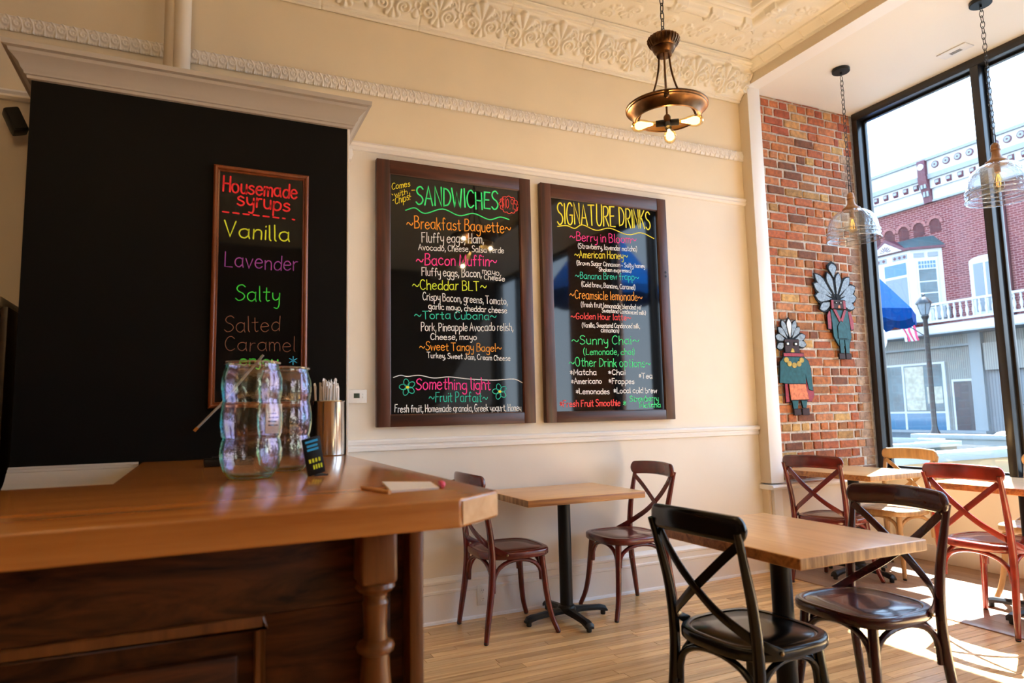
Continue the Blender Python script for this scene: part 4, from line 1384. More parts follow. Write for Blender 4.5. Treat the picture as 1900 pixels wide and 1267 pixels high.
# back bar behind the cabinet
bb = thing('back_bar', 'dark wooden back bar with shelves behind the black cabinet', 'shelf', (-1.4, 3.75, 0))
box_part(bb, 'top_slab', 'tan_shade_paint', (-2.0, 3.56, 1.745), (-0.80, 3.95, 1.79), bevel=0.004, label='speckled pale stone top')
box_part(bb, 'back_panel', 'dark_shelf', (-2.0, 3.92, 0.0), (-0.80, 3.95, 1.745))
for zz in (0.95, 1.12, 1.30, 1.46, 1.60, 1.715):
    box_part(bb, 'shelf_board', 'dark_shelf', (-2.0, 3.60, zz), (-0.80, 3.92, zz + 0.022), bevel=0.002)
box_part(bb, 'side_panel', 'dark_shelf', (-0.80, 3.58, 0.0), (-0.775, 3.95, 1.745), bevel=0.002)
part(MB().box(-2.0, 3.60, 0.0, -1.98, 3.95, 1.745), 'side_panel', 'dark_shelf', bb, bevel=0.002)
mat('blue_pack', (0.03, 0.14, 0.55), 0.35)
solo(MB().add([(-1.0, 3.66, 1.143), (-0.86, 3.64, 1.143), (-0.84, 3.78, 1.143), (-0.99, 3.80, 1.143), (-0.985, 3.675, 1.225), (-0.875, 3.66, 1.215), (-0.86, 3.765, 1.21), (-0.975, 3.785, 1.222)],
               [(0, 1, 2, 3), (7, 6, 5, 4), (0, 4, 5, 1), (1, 5, 6, 2), (2, 6, 7, 3), (3, 7, 4, 0)]), 'coffee_packet', 'blue_pack', 'shiny blue packet on the dark back bar shelf', 'packet', bevel=0.012)

# ================================================================== CHAIRS AND TABLES


def band(mb, path, normals, w, t):
    """flat bentwood strip: path points, face normals, width and thickness"""
    P = [Vector(p) for p in path]
    N = [Vector(q).normalized() for q in normals]
    n = len(P)
    V, Fc = [], []
    for i in range(n):
        T = (P[min(i + 1, n - 1)] - P[max(i - 1, 0)]).normalized()
        nn = (N[i] - T * N[i].dot(T)).normalized()
        s = T.cross(nn)
        for (a, b) in ((-1, -1), (1, -1), (1, 1), (-1, 1)):
            V.append(P[i] + s * (w / 2 * a) + nn * (t / 2 * b))
    for i in range(n - 1):
        for k in range(4):
            k2 = (k + 1) % 4
            Fc.append((i * 4 + k, i * 4 + k2, (i + 1) * 4 + k2, (i + 1) * 4 + k))
    Fc += [(0, 1, 2, 3), tuple((n - 1) * 4 + k for k in (3, 2, 1, 0))]
    return mb.add(V, Fc)


def chair_meshes():
    out = []          # (name, mesh, parent index, fixed material)

    def add(name, mb, parent=None, fixed=None, smooth=40, bevel=0.0):
        out.append((name, mb.mesh('chair_' + name, smooth, bevel), parent, fixed))
        return len(out) - 1

    # seat: rounded square with a routed ring on top
    def outline(k, z, grow=0.0):
        V = []
        for i in range(56):
            a = 2 * pi * i / 56
            c, s = cos(a), sin(a)
            e = 2 / 3.6
            x = 0.212 * (abs(c) ** e) * (1 if c >= 0 else -1)
            y = 0.214 * (abs(s) ** e) * (1 if s >= 0 else -1)
            if x < 0:
                y *= 1 - 0.13 * (x / 0.212) ** 2
            V.append(((x + grow * c) * k + 0.004, (y + grow * s) * k, z))
        return V
    rings = [outline(0.90, 0.427), outline(0.975, 0.427), outline(1.0, 0.434), outline(1.0, 0.456), outline(0.985, 0.464), outline(0.955, 0.467), outline(0.875, 0.467), outline(0.862, 0.463), outline(0.835, 0.462), outline(0.815, 0.4655),
             outline(0.4, 0.464)]
    V = [p for r in rings for p in r]
    n = 56
    Fc = [(i * n + k, i * n + (k + 1) % n, (i + 1) * n + (k + 1) % n, (i + 1) * n + k) for i in range(len(rings) - 1) for k in range(n)]
    Fc += [tuple(range(n))[::-1], tuple((len(rings) - 1) * n + k for k in range(n))]
    add('seat', MB().add(V, Fc), smooth=50)
    # top rail: deep rounded bar bowed to the rear
    NN = 40
    V, Fc = [], []
    sec = 14
    for i in range(NN + 1):
        u = sin(pi / 2 * (-1 + 2 * i / NN))
        y = 0.222 * u
        x = -0.222 - 0.042 * (1 - u * u)
        z = 0.846 + 0.010 * (1 - u * u)
        endk = sqrt(max(0.0, 1 - max(0.0, (abs(u) - 0.86) / 0.14) ** 2))
        endk = max(endk, 0.10)
        dx = 0.042 * 2 * u / 0.222
        tn = Vector((dx, 1, 0)).normalized()
        nx = Vector((tn.y, -tn.x, 0))
        for k in range(sec):
            a = 2 * pi * k / sec
            ca, sa = cos(a), sin(a)
            e = 0.62
            pw = lambda q: abs(q) ** e * (1 if q >= 0 else -1)
            V.append(Vector((x, y, z)) + nx * (0.0155 * pw(ca) * (0.5 + 0.5 * endk)) + Vector((0, 0, 0.043 * pw(sa) * endk)))
    for i in range(NN):
        for k in range(sec):
            k2 = (k + 1) % sec
            Fc.append((i * sec + k, i * sec + k2, (i + 1) * sec + k2, (i + 1) * sec + k))
    Fc += [tuple(range(sec))[::-1], tuple(NN * sec + k for k in range(sec))]
    add('back_rail', MB().add(V, Fc), smooth=60)
    for s in (1, -1):
        path = smooth_path([(-0.222, s * 0.208, 0.006), (-0.205, s * 0.203, 0.12), (-0.180, s * 0.197, 0.29), (-0.172, s * 0.194, 0.44), (-0.187, s * 0.196, 0.60), (-0.220, s * 0.202, 0.74), (-0.247, s * 0.207, 0.842)], 4)
        N = len(path) - 1
        rad = [0.0135 + 0.0060 * sin(pi * min(1, i / N * 1.1)) for i in range(N + 1)]
        k = add('rear_leg', MB().tube(path, rad, 12))
        add('foot_cap', MB().lathe_cap([(0.0105, 0.0), (0.0135, 0.004), (0.0135, 0.016)], (-0.2215, s * 0.2078, 0), 12), k, 'rubber')
    for s in (1, -1):
        path = smooth_path([(0.150, s * 0.150, 0.432), (0.160, s * 0.158, 0.33), (0.172, s * 0.170, 0.20), (0.190, s * 0.186, 0.09), (0.219, s * 0.208, 0.006)], 5)
        N = len(path) - 1
        k = add('front_leg', MB().tube(path, [0.0195 - 0.0055 * i / N for i in range(N + 1)], 12))
        add('foot_cap', MB().lathe_cap([(0.0105, 0.0), (0.0135, 0.004), (0.0135, 0.016)], (0.2175, s * 0.2068, 0), 12), k, 'rubber')
    # crossed bentwood bands of the back, bolted to the seat's edge
    for s in (1, -1):
        off = 0.005 * s
        pts = [(-0.222 - off, s * 0.190, 0.805), (-0.236 - off, s * 0.13, 0.752), (-0.243 - off, s * 0.06, 0.690), (-0.240 - off, -s * 0.015, 0.628), (-0.226 - off, -s * 0.085, 0.572), (-0.203, -s * 0.140, 0.530),
               (-0.172, -s * 0.174, 0.500), (-0.135, -s * 0.196, 0.476), (-0.085, -s * 0.212, 0.452)]
        nrm = [(1, 0, 0), (1, 0, 0), (1, 0, 0), (1, -s * 0.05, 0), (1, s * 0.15, 0), (0.9, s * 0.45, 0), (0.6, s * 0.8, 0), (0.35, s * 0.95, 0), (0.1, s * 1, 0)]
        P = smooth_path(pts, 4)
        Nn = smooth_path(nrm, 4)
        k = add('cross_brace', band(MB(), P, Nn, 0.031, 0.007), smooth=30, bevel=0.0015)
        add('bolt', MB().ball((-0.090, -s * 0.2165, 0.4545), 0.0075, 10, 6, (1, 0.6, 1)), k, 'brass_worn')
    # bentwood arches under the seat, one on each side
    fl, rl = (0.160, 0.158), (-0.182, 0.197)

    def arch(a, b, za, zb, inx, iny):
        pts = []
        for i in range(17):
            t = i / 16
            f = 0.5 - 0.5 * cos(pi * t)
            zz = (za + (zb - za) * t) + (0.416 - (za + (zb - za) * t)) * sin(pi * t) ** 0.62
            pts.append((a[0] + (b[0] - a[0]) * f + inx * 0.012, a[1] + (b[1] - a[1]) * f + iny * 0.012, zz))
        return MB().tube(pts, 0.0122, 9)
    add('bent_arch', arch((0.150, 0.140), (0.150, -0.140), 0.285, 0.285, 0.5, 0))
    add('bent_arch', arch((-0.182, 0.178), (-0.182, -0.178), 0.275, 0.275, 1.0, 0))
    for s in (1, -1):
        add('bent_arch', arch((0.146, s * 0.160), (-0.164, s * 0.190), 0.29, 0.255, 0, -s * 0.6))
    return out


CH_M = chair_meshes()
for (_, me, _, fx) in CH_M:
    me.materials.append(M[fx or 'chair_red'])


def chair(x, y, deg, material, label):
    t = thing('bistro_chair', label, 'chair', (x, y, 0), radians(deg), 'cross back bistro chairs')
    obs = []
    for (nm, me, par, fx) in CH_M:
        o = bpy.data.objects.new(nm, me)
        COL.objects.link(o)
        o.parent = t if par is None else obs[par]
        if not fx:
            o.material_slots[0].link = 'OBJECT'
            o.material_slots[0].material = M[material]
        obs.append(o)
    return t


def table(x, y, sx, sy, grain, label):
    t = thing('cafe_table', label, 'table', (x, y, 0), 0, 'pedestal cafe tables')
    tt = part(MB().box(-sx / 2, -sy / 2, 0.718, sx / 2, sy / 2, 0.757), 'table_top', grain, t, world=False, bevel=0.005, bseg=3)
    tt.data.materials.append(M['oak_end'])
    tt.data.materials.append(M['oak_long_edge'])
    for f in tt.data.polygons:
        if abs(f.normal.z) < 0.5:
            f.material_index = 1 if (abs(f.normal.x) > 0.5) == (grain == 'oak_table_x') else 2
    part(MB().box(-0.16, -0.16, 0.705, 0.16, 0.16, 0.718), 'mounting_plate', 'black_metal', t, world=False, bevel=0.003)
    part(MB().lathe([(0.040, 0.085), (0.0385, 0.10), (0.0385, 0.706)], (0, 0, 0), 24), 'pole', 'black_metal', t, world=False)
    part(MB().lathe_cap([(0.052, 0.050), (0.056, 0.070), (0.050, 0.085), (0.041, 0.092)], (0, 0, 0), 24), 'hub', 'black_metal', t, world=False)
    for k in range(4):
        a = pi / 2 * k
        mb = MB()
        prof = [(0.030, 0.034, 0.048, 0.078), (0.12, 0.026, 0.042, 0.070), (0.20, 0.023, 0.036, 0.062), (0.235, 0.026, 0.030, 0.060), (0.262, 0.028, 0.022, 0.052), (0.275, 0.020, 0.020, 0.034)]
        V, Fc = [], []
        for (d, w, zl, zh) in prof:
            for (p, q) in ((-w, zl), (w, zl), (w, zl + (zh - zl) * 0.55), (w * 0.5, zh), (-w * 0.5, zh), (-w, zl + (zh - zl) * 0.55)):
                V.append((d * cos(a) - p * sin(a), d * sin(a) + p * cos(a), q))
        for i in range(len(prof) - 1):
            for j in range(6):
                j2 = (j + 1) % 6
                Fc.append((i * 6 + j, i * 6 + j2, (i + 1) * 6 + j2, (i + 1) * 6 + j))
        Fc += [tuple(range(6))[::-1], tuple((len(prof) - 1) * 6 + j for j in range(6))]
        f = part(mb.add(V, Fc), 'base_foot', 'black_metal', t, world=False, smooth=30)
        part(MB().lathe_cap([(0.013, 0.0), (0.015, 0.003), (0.015, 0.026)], (0.252 * cos(a), 0.252 * sin(a), 0), 12), 'glide', 'rubber', f, world=False)
    return t


table(2.018, 3.645, 0.775, 0.60, 'oak_table_x', 'oak topped pedestal table against the wall under the menu boards')
table(2.030, 1.975, 0.615, 0.76, 'oak_table_y', 'oak topped pedestal table between the black chair and the maroon chair')
table(4.412, 3.540, 0.61, 0.76, 'oak_table_y', 'oak topped pedestal table beside the brick wall in the window bay')
table(4.400, 2.375, 0.61, 0.76, 'oak_table_y', 'sunlit oak topped pedestal table with the bright red chair in the window bay')
chair(1.645, 3.676, 0, 'chair_mahogany', 'mahogany cross back chair in front of the wall outlet')
chair(2.468, 3.671, 180, 'chair_mahogany', 'mahogany cross back chair under the drinks board, facing the counter')
chair(1.770, 1.880, 3, 'chair_black', 'black cross back chair')
chair(2.395, 1.915, 180, 'chair_maroon', 'dark maroon cross back chair facing the black chair')
chair(4.096, 2.405, 0, 'chair_red', 'mahogany cross back chair coloured bright red for strong light, at the sunlit table')
chair(4.098, 3.470, 11, 'chair_mahogany', 'red brown cross back chair beside the white pilaster')
chair(4.760, 3.49, 180, 'chair_natural', 'natural wood cross back chair next to the brick wall')
chair(4.790, 2.49, 180, 'chair_natural', 'natural wood cross back chair at the sunlit table opposite the bright red chair')

# ================================================================== LAMPS


def chain(x, y, z0, z1, link=0.040, w=0.011, r=0.0022):
    mb = MB()
    z = z0 + link * 0.45
    i = 0
    while z < z1:
        pts = []
        for k in range(14):
            a = 2 * pi * k / 14
            u, v = w * cos(a), (link * 0.55) * sin(a)
            pts.append((x + (u if i % 2 == 0 else 0), y + (u if i % 2 else 0), z + v))
        mb.tube(pts, r, 6, closed=True)
        z += link * 0.82
        i += 1
    return mb


def bulb_mesh():
    pr = [(0.0, 0.128), (0.010, 0.127), (0.020, 0.121), (0.028, 0.108), (0.031, 0.092), (0.030, 0.075), (0.024, 0.052), (0.017, 0.032), (0.014, 0.018), (0.0135, 0.0)]
    return MB().lathe(pr, (0, 0, 0), 20)


BULB = bulb_mesh().mesh('edison_bulb', smooth=70)
BULB.materials.append(M['bulb_glass'])
fm = MB()
for k in range(5):
    a = 2 * pi * k / 5
    fm.tube([(0.004 * cos(a), 0.004 * sin(a), 0.02), (0.012 * cos(a), 0.012 * sin(a), 0.055), (0.013 * cos(a + 0.4), 0.013 * sin(a + 0.4), 0.095), (0.004 * cos(a + 0.6), 0.004 * sin(a + 0.6), 0.10)], 0.0013, 6)
FIL = fm.mesh('filament')
FIL.materials.append(M['filament'])
GLOW = MB().lathe([(0.0, 0.112), (0.014, 0.108), (0.021, 0.095), (0.021, 0.078), (0.013, 0.05), (0.0, 0.035)], (0, 0, 0), 14).mesh('glow')
GLOW.materials.append(M['bulb_glow'])


def chandelier(x, y, label, zr=2.725, power=1.0):
    t = thing('ring_pendant', label, 'pendant lamp', (x, y, zr), 0, 'bronze ring pendants')
    W_ = lambda mb, nm, mt, par=t, **k: part(mb, nm, mt, par, **k)
    cz = zr + 0.355
    W_(MB().lathe([(0.0, cz + 0.060), (0.02, cz + 0.060), (0.066, cz + 0.054), (0.077, cz + 0.045), (0.079, cz + 0.036), (0.074, cz + 0.020), (0.062, cz - 0.002), (0.056, cz - 0.006), (0.058, cz - 0.012), (0.050, cz - 0.028), (0.040, cz - 0.036), (0.038, cz - 0.050), (0.0, cz - 0.054)], (x, y, 0), 36), 'canopy', 'bronze')
    fl = MB()
    for k in range(24):
        a = 2 * pi * k / 24
        ca, sa = cos(a), sin(a)
        P = [(x + r * ca, y + r * sa, z) for r, z in ((0.076, cz + 0.046), (0.079, cz + 0.034), (0.074, cz + 0.018), (0.064, cz + 0.001))]
        fl.tube(P, [0.003, 0.0055, 0.0045, 0.002], 6)
    W_(fl, 'canopy_flutes', 'bronze')
    W_(chain(x, y, cz + 0.058, ZC - 0.05, 0.052, 0.010, 0.0028), 'chain', 'frame_black')
    W_(MB().lathe([(0.0, ZC - 0.060), (0.02, ZC - 0.058), (0.055, ZC - 0.03), (0.062, ZC - 0.002), (0.0, ZC)], (x, y, 0), 24), 'ceiling_rose', 'bronze')
    # ring: a dished bronze band, wide edge up
    ring = [(0.150, zr - 0.030), (0.156, zr - 0.034), (0.162, zr - 0.031), (0.166, zr - 0.020), (0.176, zr + 0.000), (0.192, zr + 0.012), (0.197, zr + 0.014), (0.200, zr + 0.020), (0.205, zr + 0.022), (0.206, zr + 0.030), (0.200, zr + 0.033), (0.190, zr + 0.028), (0.172, zr + 0.015), (0.158, zr - 0.010), (0.150, zr - 0.022)]
    W_(MB().lathe(ring + ring[:1], (x, y, 0), 64), 'ring', 'bronze')
    W_(MB().lathe([(0.1495, zr - 0.028), (0.1495, zr - 0.022), (0.157, zr - 0.008), (0.170, zr + 0.014)], (x, y, 0), 64), 'lit_inner_face', 'bronze_lit')
    kn = atan2(-y, -x) + 0.02
    for k in range(3):
        a = kn + 2 * pi * k / 3
        ca, sa = cos(a), sin(a)
        P = smooth_path([(x + r * ca, y + r * sa, z) for r, z in ((0.030, cz - 0.048), (0.038, cz - 0.12), (0.062, cz - 0.20), (0.105, cz - 0.275), (0.150, zr + 0.045), (0.168, zr + 0.012))], 5)
        W_(MB().tube(P, 0.0052, 10), 'rod', 'bronze')
        W_(MB().ball((x + 0.190 * ca, y + 0.190 * sa, zr + 0.004), 0.013, 12, 8), 'knob', 'bronze')
    W_(MB().tube([(x, y, cz - 0.05), (x, y, zr - 0.030)], 0.0052, 10), 'stem', 'bronze')
    hz = zr - 0.050
    W_(MB().lathe_cap([(0.012, hz + 0.040), (0.018, hz + 0.030), (0.018, hz - 0.014), (0.010, hz - 0.024)], (x, y, 0), 16), 'hub', 'bronze')
    for k in range(3):
        a = kn + (0.1, 1.75, -1.65)[k]
        d = Vector((cos(a), sin(a), (-1.25, 0.04, 0.04)[k])).normalized()
        c = Vector((x, y, hz)) + d * 0.014
        W_(MB().tube([c, c + d * 0.042], [0.0165, 0.0165], 14), 'socket', 'frame_black')
        q = d.to_track_quat('Z', 'Y').to_matrix().to_4x4()
        b = put(BULB, 'bulb', None, t)
        b.matrix_parent_inverse = Matrix.Translation((-x, -y, -zr))
        b.matrix_basis = Matrix.Translation(c + d * 0.038) @ q
        put(FIL, 'filament', None, b)
        put(GLOW, 'glowing_gas', None, b)
        ld = bpy.data.lights.new('bulb_light', 'POINT')
        ld.energy = power * LAMP_W
        ld.color = (1.0, 0.66, 0.33)
        ld.shadow_soft_size = 0.014
        lo = bpy.data.objects.new('bulb_light', ld)
        COL.objects.link(lo)
        lo.parent = b
        lo.location = (0, 0, 0.16)
    return t


chandelier(2.112, 2.618, 'bronze ring pendant with three glowing filament bulbs before the menu wall')
chandelier(-0.55, 1.75, 'added bronze ring pendant over the serving counter, out of view, for warm light', zr=3.0, power=1.5)  # this and the next two pendants are added to light left wall and cabinet
chandelier(-1.2, -1.2, 'added bronze ring pendant in the rear by the far wall, out of view, for warm light', zr=3.0, power=1.0)
chandelier(2.1, -1.2, 'added bronze ring pendant in the rear by the windows, out of view, for warm light', power=0.5)


def dome_pendant(x, y, zb, label):
    t = thing('glass_pendant', label, 'pendant lamp', (x, y, zb), 0, 'glass dome pendants')
    W_ = lambda mb, nm, mt, par=t, **k: part(mb, nm, mt, par, **k)
    W_(MB().lathe_cap([(0.062, ZB), (0.064, ZB - 0.004), (0.064, ZB - 0.024), (0.061, ZB - 0.027)], (x, y, 0), 32), 'ceiling_rose', 'black_metal')
    W_(MB().lathe_cap([(0.008, ZB - 0.027), (0.008, ZB - 0.045)], (x, y, 0), 10), 'hook', 'black_metal')
    W_(chain(x, y, zb + 0.425, ZB - 0.045, 0.046, 0.0125, 0.0024), 'chain', 'frame_black')
    lp = [(x + 0.013 * sx_, y, zb + 0.360 + dz) for sx_, dz in ((-1, 0.0), (-1, 0.065), (1, 0.065), (1, 0.0))]
    W_(MB().tube(lp, 0.0035, 6, closed=True), 'shackle', 'frame_black')
    fin = [(0.0, 0.368), (0.012, 0.366), (0.022, 0.356), (0.026, 0.340), (0.024, 0.326), (0.028, 0.322), (0.028, 0.314), (0.024, 0.310), (0.024, 0.292), (0.030, 0.272), (0.046, 0.254), (0.062, 0.244), (0.066, 0.236), (0.066, 0.228), (0.0, 0.226)]
    W_(MB().lathe([(r, zb + z) for r, z in fin], (x, y, 0), 32), 'finial', 'pendant_wood')
    dome = [(0.060, 0.228), (0.075, 0.226), (0.105, 0.214), (0.135, 0.192), (0.158, 0.162), (0.172, 0.125), (0.178, 0.085), (0.180, 0.066), (0.185, 0.062), (0.181, 0.056), (0.182, 0.040), (0.186, 0.036), (0.182, 0.030), (0.183, 0.010), (0.187, 0.006), (0.188, 0.0), (0.184, -0.003)]
    W_(MB().lathe([(r, zb + z) for r, z in dome], (x, y, 0), 64), 'glass_shade', 'pendant_glass', smooth=60)
    for (r, z) in ((0.186, 0.036), (0.185, 0.062), (0.188, 0.001)):
        W_(MB().tube([(x + r * cos(t), y + r * sin(t), zb + z) for t in np.linspace(0, 2 * pi, 65)[:-1]], 0.0035, 8, closed=True), 'rim', 'rim_glass')
    W_(MB().lathe_cap([(0.016, zb + 0.226), (0.018, zb + 0.205), (0.018, zb + 0.175)], (x, y, 0), 16), 'socket', 'pendant_wood')
    b = put(BULB, 'bulb', None, t)
    b.matrix_parent_inverse = Matrix.Translation((-x, -y, -zb))
    b.matrix_basis = Matrix.Translation((x, y, zb + 0.18)) @ Matrix.Rotation(pi, 4, 'X')
    f = put(FIL2, 'filament', None, b)
    return t


FIL2 = FIL.copy()
FIL2.materials.clear()
FIL2.materials.append(M['filament_soft'])
dome_pendant(4.45, 3.407, 2.475, 'clear glass dome pendant hanging by the brick wall')
dome_pendant(4.545, 2.429, 2.505, 'clear glass dome pendant hanging over the sunlit table')

# ================================================================== WALL FIGURES
mat('fig_black', (0.006, 0.005, 0.005), 0.65, spec=0.15)
mat('fig_teal', (0.008, 0.07, 0.08), 0.4, var=0.25, vscale=30, spec=0.2)
mat('fig_feather', (0.24, 0.30, 0.36), 0.4, var=0.35, vscale=60, spec=0.2)
mat('fig_white', (0.75, 0.74, 0.72), 0.35)
mat('fig_red', (0.28, 0.018, 0.03), 0.3, var=0.3, vscale=40, spec=0.2)
mat('fig_orange', (0.62, 0.17, 0.06), 0.35, var=0.35, vscale=50, spec=0.2)
mat('fig_gold', (0.40, 0.27, 0.03), 0.3, var=0.3, vscale=50, spec=0.2)
mat('fig_brown', (0.04, 0.014, 0.010), 0.55, spec=0.2)
FY = BY - 0.012


def plate(root, name, pts, m_, lvl, world=True):
    """a cut-out tile: polygon pts (x,z) with real thickness, lvl layers proud of the backing"""
    n = len(pts)
    yb = FY - 0.004 - 0.005 * lvl
    yf = yb - 0.007
    V = [(p[0], yb, p[1]) for p in pts] + [(p[0], yf, p[1]) for p in pts]
    Fc = [tuple(range(n)), tuple(range(n, 2 * n))[::-1]] + [(i, (i + 1) % n, n + (i + 1) % n, n + i) for i in range(n)]
    return part(MB().add(V, Fc), name, m_, root, smooth=30)


def leaf(b, t, w, k=1.0, n=9):
    b, t = np.array(b), np.array(t)
    d = t - b
    L = np.hypot(*d)
    d = d / L
    s = np.array([-d[1], d[0]])
    pr = [(0, 0.10), (0.2, 0.35), (0.42, 0.72), (0.62, 1.0), (0.78, 0.92), (0.90, 0.55), (1.0, 0.0)]
    c = b + d * L * 0.5
    A = [c + (d * L * (u - 0.5) + s * w * v) * k for u, v in pr] + [c + (d * L * (u - 0.5) - s * w * v) * k for u, v in pr[-2::-1]]
    return [tuple(p) for p in A]


def round_poly(x0, z0, x1, z1, r, n=4):
    P = []
    for (cx, cz, a0) in ((x1 - r, z1 - r, 0), (x0 + r, z1 - r, pi / 2), (x0 + r, z0 + r, pi), (x1 - r, z0 + r, 3 * pi / 2)):
        for i in range(n + 1):
            a = a0 + pi / 2 * i / n
            P.append((cx + r * cos(a), cz + r * sin(a)))
    return P


def framed(root, name, pts, m_, lvl, inset=0.006):
    plate(root, 'outline', pts, 'fig_black', lvl)
    c = np.mean(np.array(pts), 0)
    ext = np.max(np.abs(np.array(pts) - c), 0)
    q = [(c[0] + (p[0] - c[0]) * max(0.3, 1 - inset / max(ext[0], 1e-4)), c[1] + (p[1] - c[1]) * max(0.3, 1 - inset / max(ext[1], 1e-4))) for p in pts]
    return plate(root, name, q, m_, lvl + 0.6)


# the taller feathered figure
fa = thing('feathered_figure', 'mosaic wall figure in a teal coat with a wide fan of grey feathers', 'wall art', (4.90, FY, 1.62))
TA = lambda px, py: (4.915 + (px - 553) * 0.00161, 1.622 + (783 - py) * 0.001165)
for i, (tx, tz, w) in enumerate(((400, 428, 0.036), (670, 402, 0.036), (370, 330, 0.042), (688, 322, 0.042), (363, 238, 0.042), (684, 238, 0.042), (374, 165, 0.036), (641, 168, 0.036), (468, 148, 0.034), (558, 142, 0.034))):
    w *= 1.4
    lf = leaf(TA(527, 352), TA(tx, tz), w)
    plate(fa, 'outline', lf, 'fig_black', 0.3 * (i // 2))
    plate(fa, 'feather', leaf(np.array(TA(527, 352)) * 0.78 + np.array(TA(tx, tz)) * 0.22, np.array(TA(527, 352)) * 0.05 + np.array(TA(tx, tz)) * 0.95, w * 0.66), 'fig_feather', 0.3 * (i // 2) + 0.8)
lf = leaf(TA(515, 190), TA(506, 68), 0.060)
plate(fa, 'outline', lf, 'fig_black', 2.0)
plate(fa, 'feather', leaf(TA(514, 182), TA(506, 86), 0.044), 'fig_feather', 2.8)
framed(fa, 'head', round_poly(*TA(480, 418), *TA(590, 348), 0.008), 'fig_brown', 2.0)
for a, b in ((482, 498), (570, 588)):
    plate(fa, 'ear_flap', [TA(a, 415), TA(b, 415), TA(b, 355), TA(a, 355)], 'fig_red', 3.0)
for a in (506, 540):
    plate(fa, 'eye', [TA(a, 380), TA(a + 22, 380), TA(a + 22, 364), TA(a, 364)], 'fig_black', 3.0)
    plate(fa, 'eye_glint', [TA(a + 7, 376), TA(a + 13, 376), TA(a + 13, 369), TA(a + 7, 369)], 'fig_white', 4.0)
plate(fa, 'beak', [TA(530, 412), TA(548, 412), TA(545, 390), TA(534, 390)], 'fig_orange', 3.0)
framed(fa, 'sleeve', [TA(450, 570), TA(478, 572), TA(485, 440), TA(468, 430), TA(450, 465)], 'fig_red', 0.6)
framed(fa, 'sleeve', [TA(622, 570), TA(645, 568), TA(648, 500), TA(630, 440), TA(606, 425)], 'fig_red', 0.6)
framed(fa, 'coat', [TA(485, 620), TA(520, 690), TA(598, 690), TA(622, 620), TA(606, 422), TA(474, 422)], 'fig_teal', 1.2)
framed(fa, 'waistcoat', [TA(516, 636), TA(585, 636), TA(585, 545), TA(543, 500), TA(516, 545)], 'fig_teal', 2.2, 0.005)
plate(fa, 'lapel', [TA(532, 512), TA(546, 500), TA(512, 424), TA(492, 424)], 'fig_red', 3.2)
plate(fa, 'lapel', [TA(556, 512), TA(542, 500), TA(572, 424), TA(590, 424)], 'fig_red', 3.2)
framed(fa, 'trouser_leg', [TA(526, 742), TA(556, 742), TA(558, 640), TA(522, 640)], 'fig_teal', 2.0, 0.004)
framed(fa, 'trouser_leg', [TA(566, 742), TA(596, 742), TA(600, 640), TA(562, 640)], 'fig_teal', 2.0, 0.004)
framed(fa, 'shoe', round_poly(*TA(515, 783), *TA(562, 740), 0.006), 'fig_brown', 1.6, 0.004)
framed(fa, 'shoe', round_poly(*TA(566, 783), *TA(608, 740), 0.006), 'fig_brown', 1.6, 0.004)

# the second figure with necklace and orange skirt
fb_ = thing('feathered_figure', 'mosaic wall figure with gold necklace and orange skirt beside the pilaster', 'wall art', (4.34, FY, 1.16))
TB = lambda px, py: (4.335 + (px - 185) * 0.00152, 1.165 + (1195 - py) * 0.00109)
for i, (tx, tz, w) in enumerate(((70, 700, 0.030), (292, 672, 0.030), (62, 612, 0.030), (288, 602, 0.030), (84, 545, 0.028), (246, 538, 0.028), (112, 490, 0.026), (216, 486, 0.026))):
    w *= 1.3
    plate(fb_, 'outline', leaf(TB(166, 655), TB(tx, tz), w), 'fig_black', 0.3 * (i // 2))
    plate(fb_, 'feather', leaf(np.array(TB(166, 655)) * 0.75 + np.array(TB(tx, tz)) * 0.25, np.array(TB(166, 655)) * 0.05 + np.array(TB(tx, tz)) * 0.95, w * 0.66), 'fig_feather', 0.3 * (i // 2) + 0.8)
plate(fb_, 'outline', leaf(TB(166, 650), TB(162, 470), 0.036), 'fig_black', 1.6)
plate(fb_, 'feather', leaf(TB(165, 620), TB(162, 484), 0.024), 'fig_white', 2.4)
framed(fb_, 'head', round_poly(*TB(120, 738), *TB(228, 632), 0.010), 'fig_brown', 1.8)
for a in (126, 184):
    plate(fb_, 'eye', round_poly(*TB(a, 684), *TB(a + 34, 655), 0.008), 'fig_black', 2.8)
    plate(fb_, 'eye_glint', round_poly(*TB(a + 8, 678), *TB(a + 22, 662), 0.005), 'fig_white', 3.8)
plate(fb_, 'beak', [TB(160, 732), TB(188, 732), TB(184, 708), TB(172, 702)], 'fig_gold', 2.8)
framed(fb_, 'cape', [TB(110, 1105), TB(140, 1100), TB(130, 880), TB(108, 870)], 'fig_red', 0.2)
framed(fb_, 'cape', [TB(262, 1098), TB(300, 1096), TB(322, 1050), TB(318, 990), TB(262, 880)], 'fig_red', 0.2)
framed(fb_, 'leg', [TB(160, 1150), TB(192, 1150), TB(200, 1085), TB(150, 1085)], 'fig_teal', 0.8, 0.004)
framed(fb_, 'leg', [TB(228, 1145), TB(255, 1145), TB(265, 1085), TB(218, 1085)], 'fig_teal', 0.8, 0.004)
framed(fb_, 'tunic', [TB(110, 965), TB(262, 965), TB(262, 890), TB(282, 1010), TB(312, 1020), TB(306, 850), TB(290, 790), TB(258, 762), TB(112, 762), TB(82, 800), TB(70, 960), TB(96, 960)], 'fig_teal', 1.2)
framed(fb_, 'skirt', [TB(140, 1088), TB(275, 1085), TB(256, 962), TB(132, 962)], 'fig_orange', 2.0)
framed(fb_, 'collar', round_poly(*TB(104, 768), *TB(256, 734), 0.008), 'fig_red', 2.4)
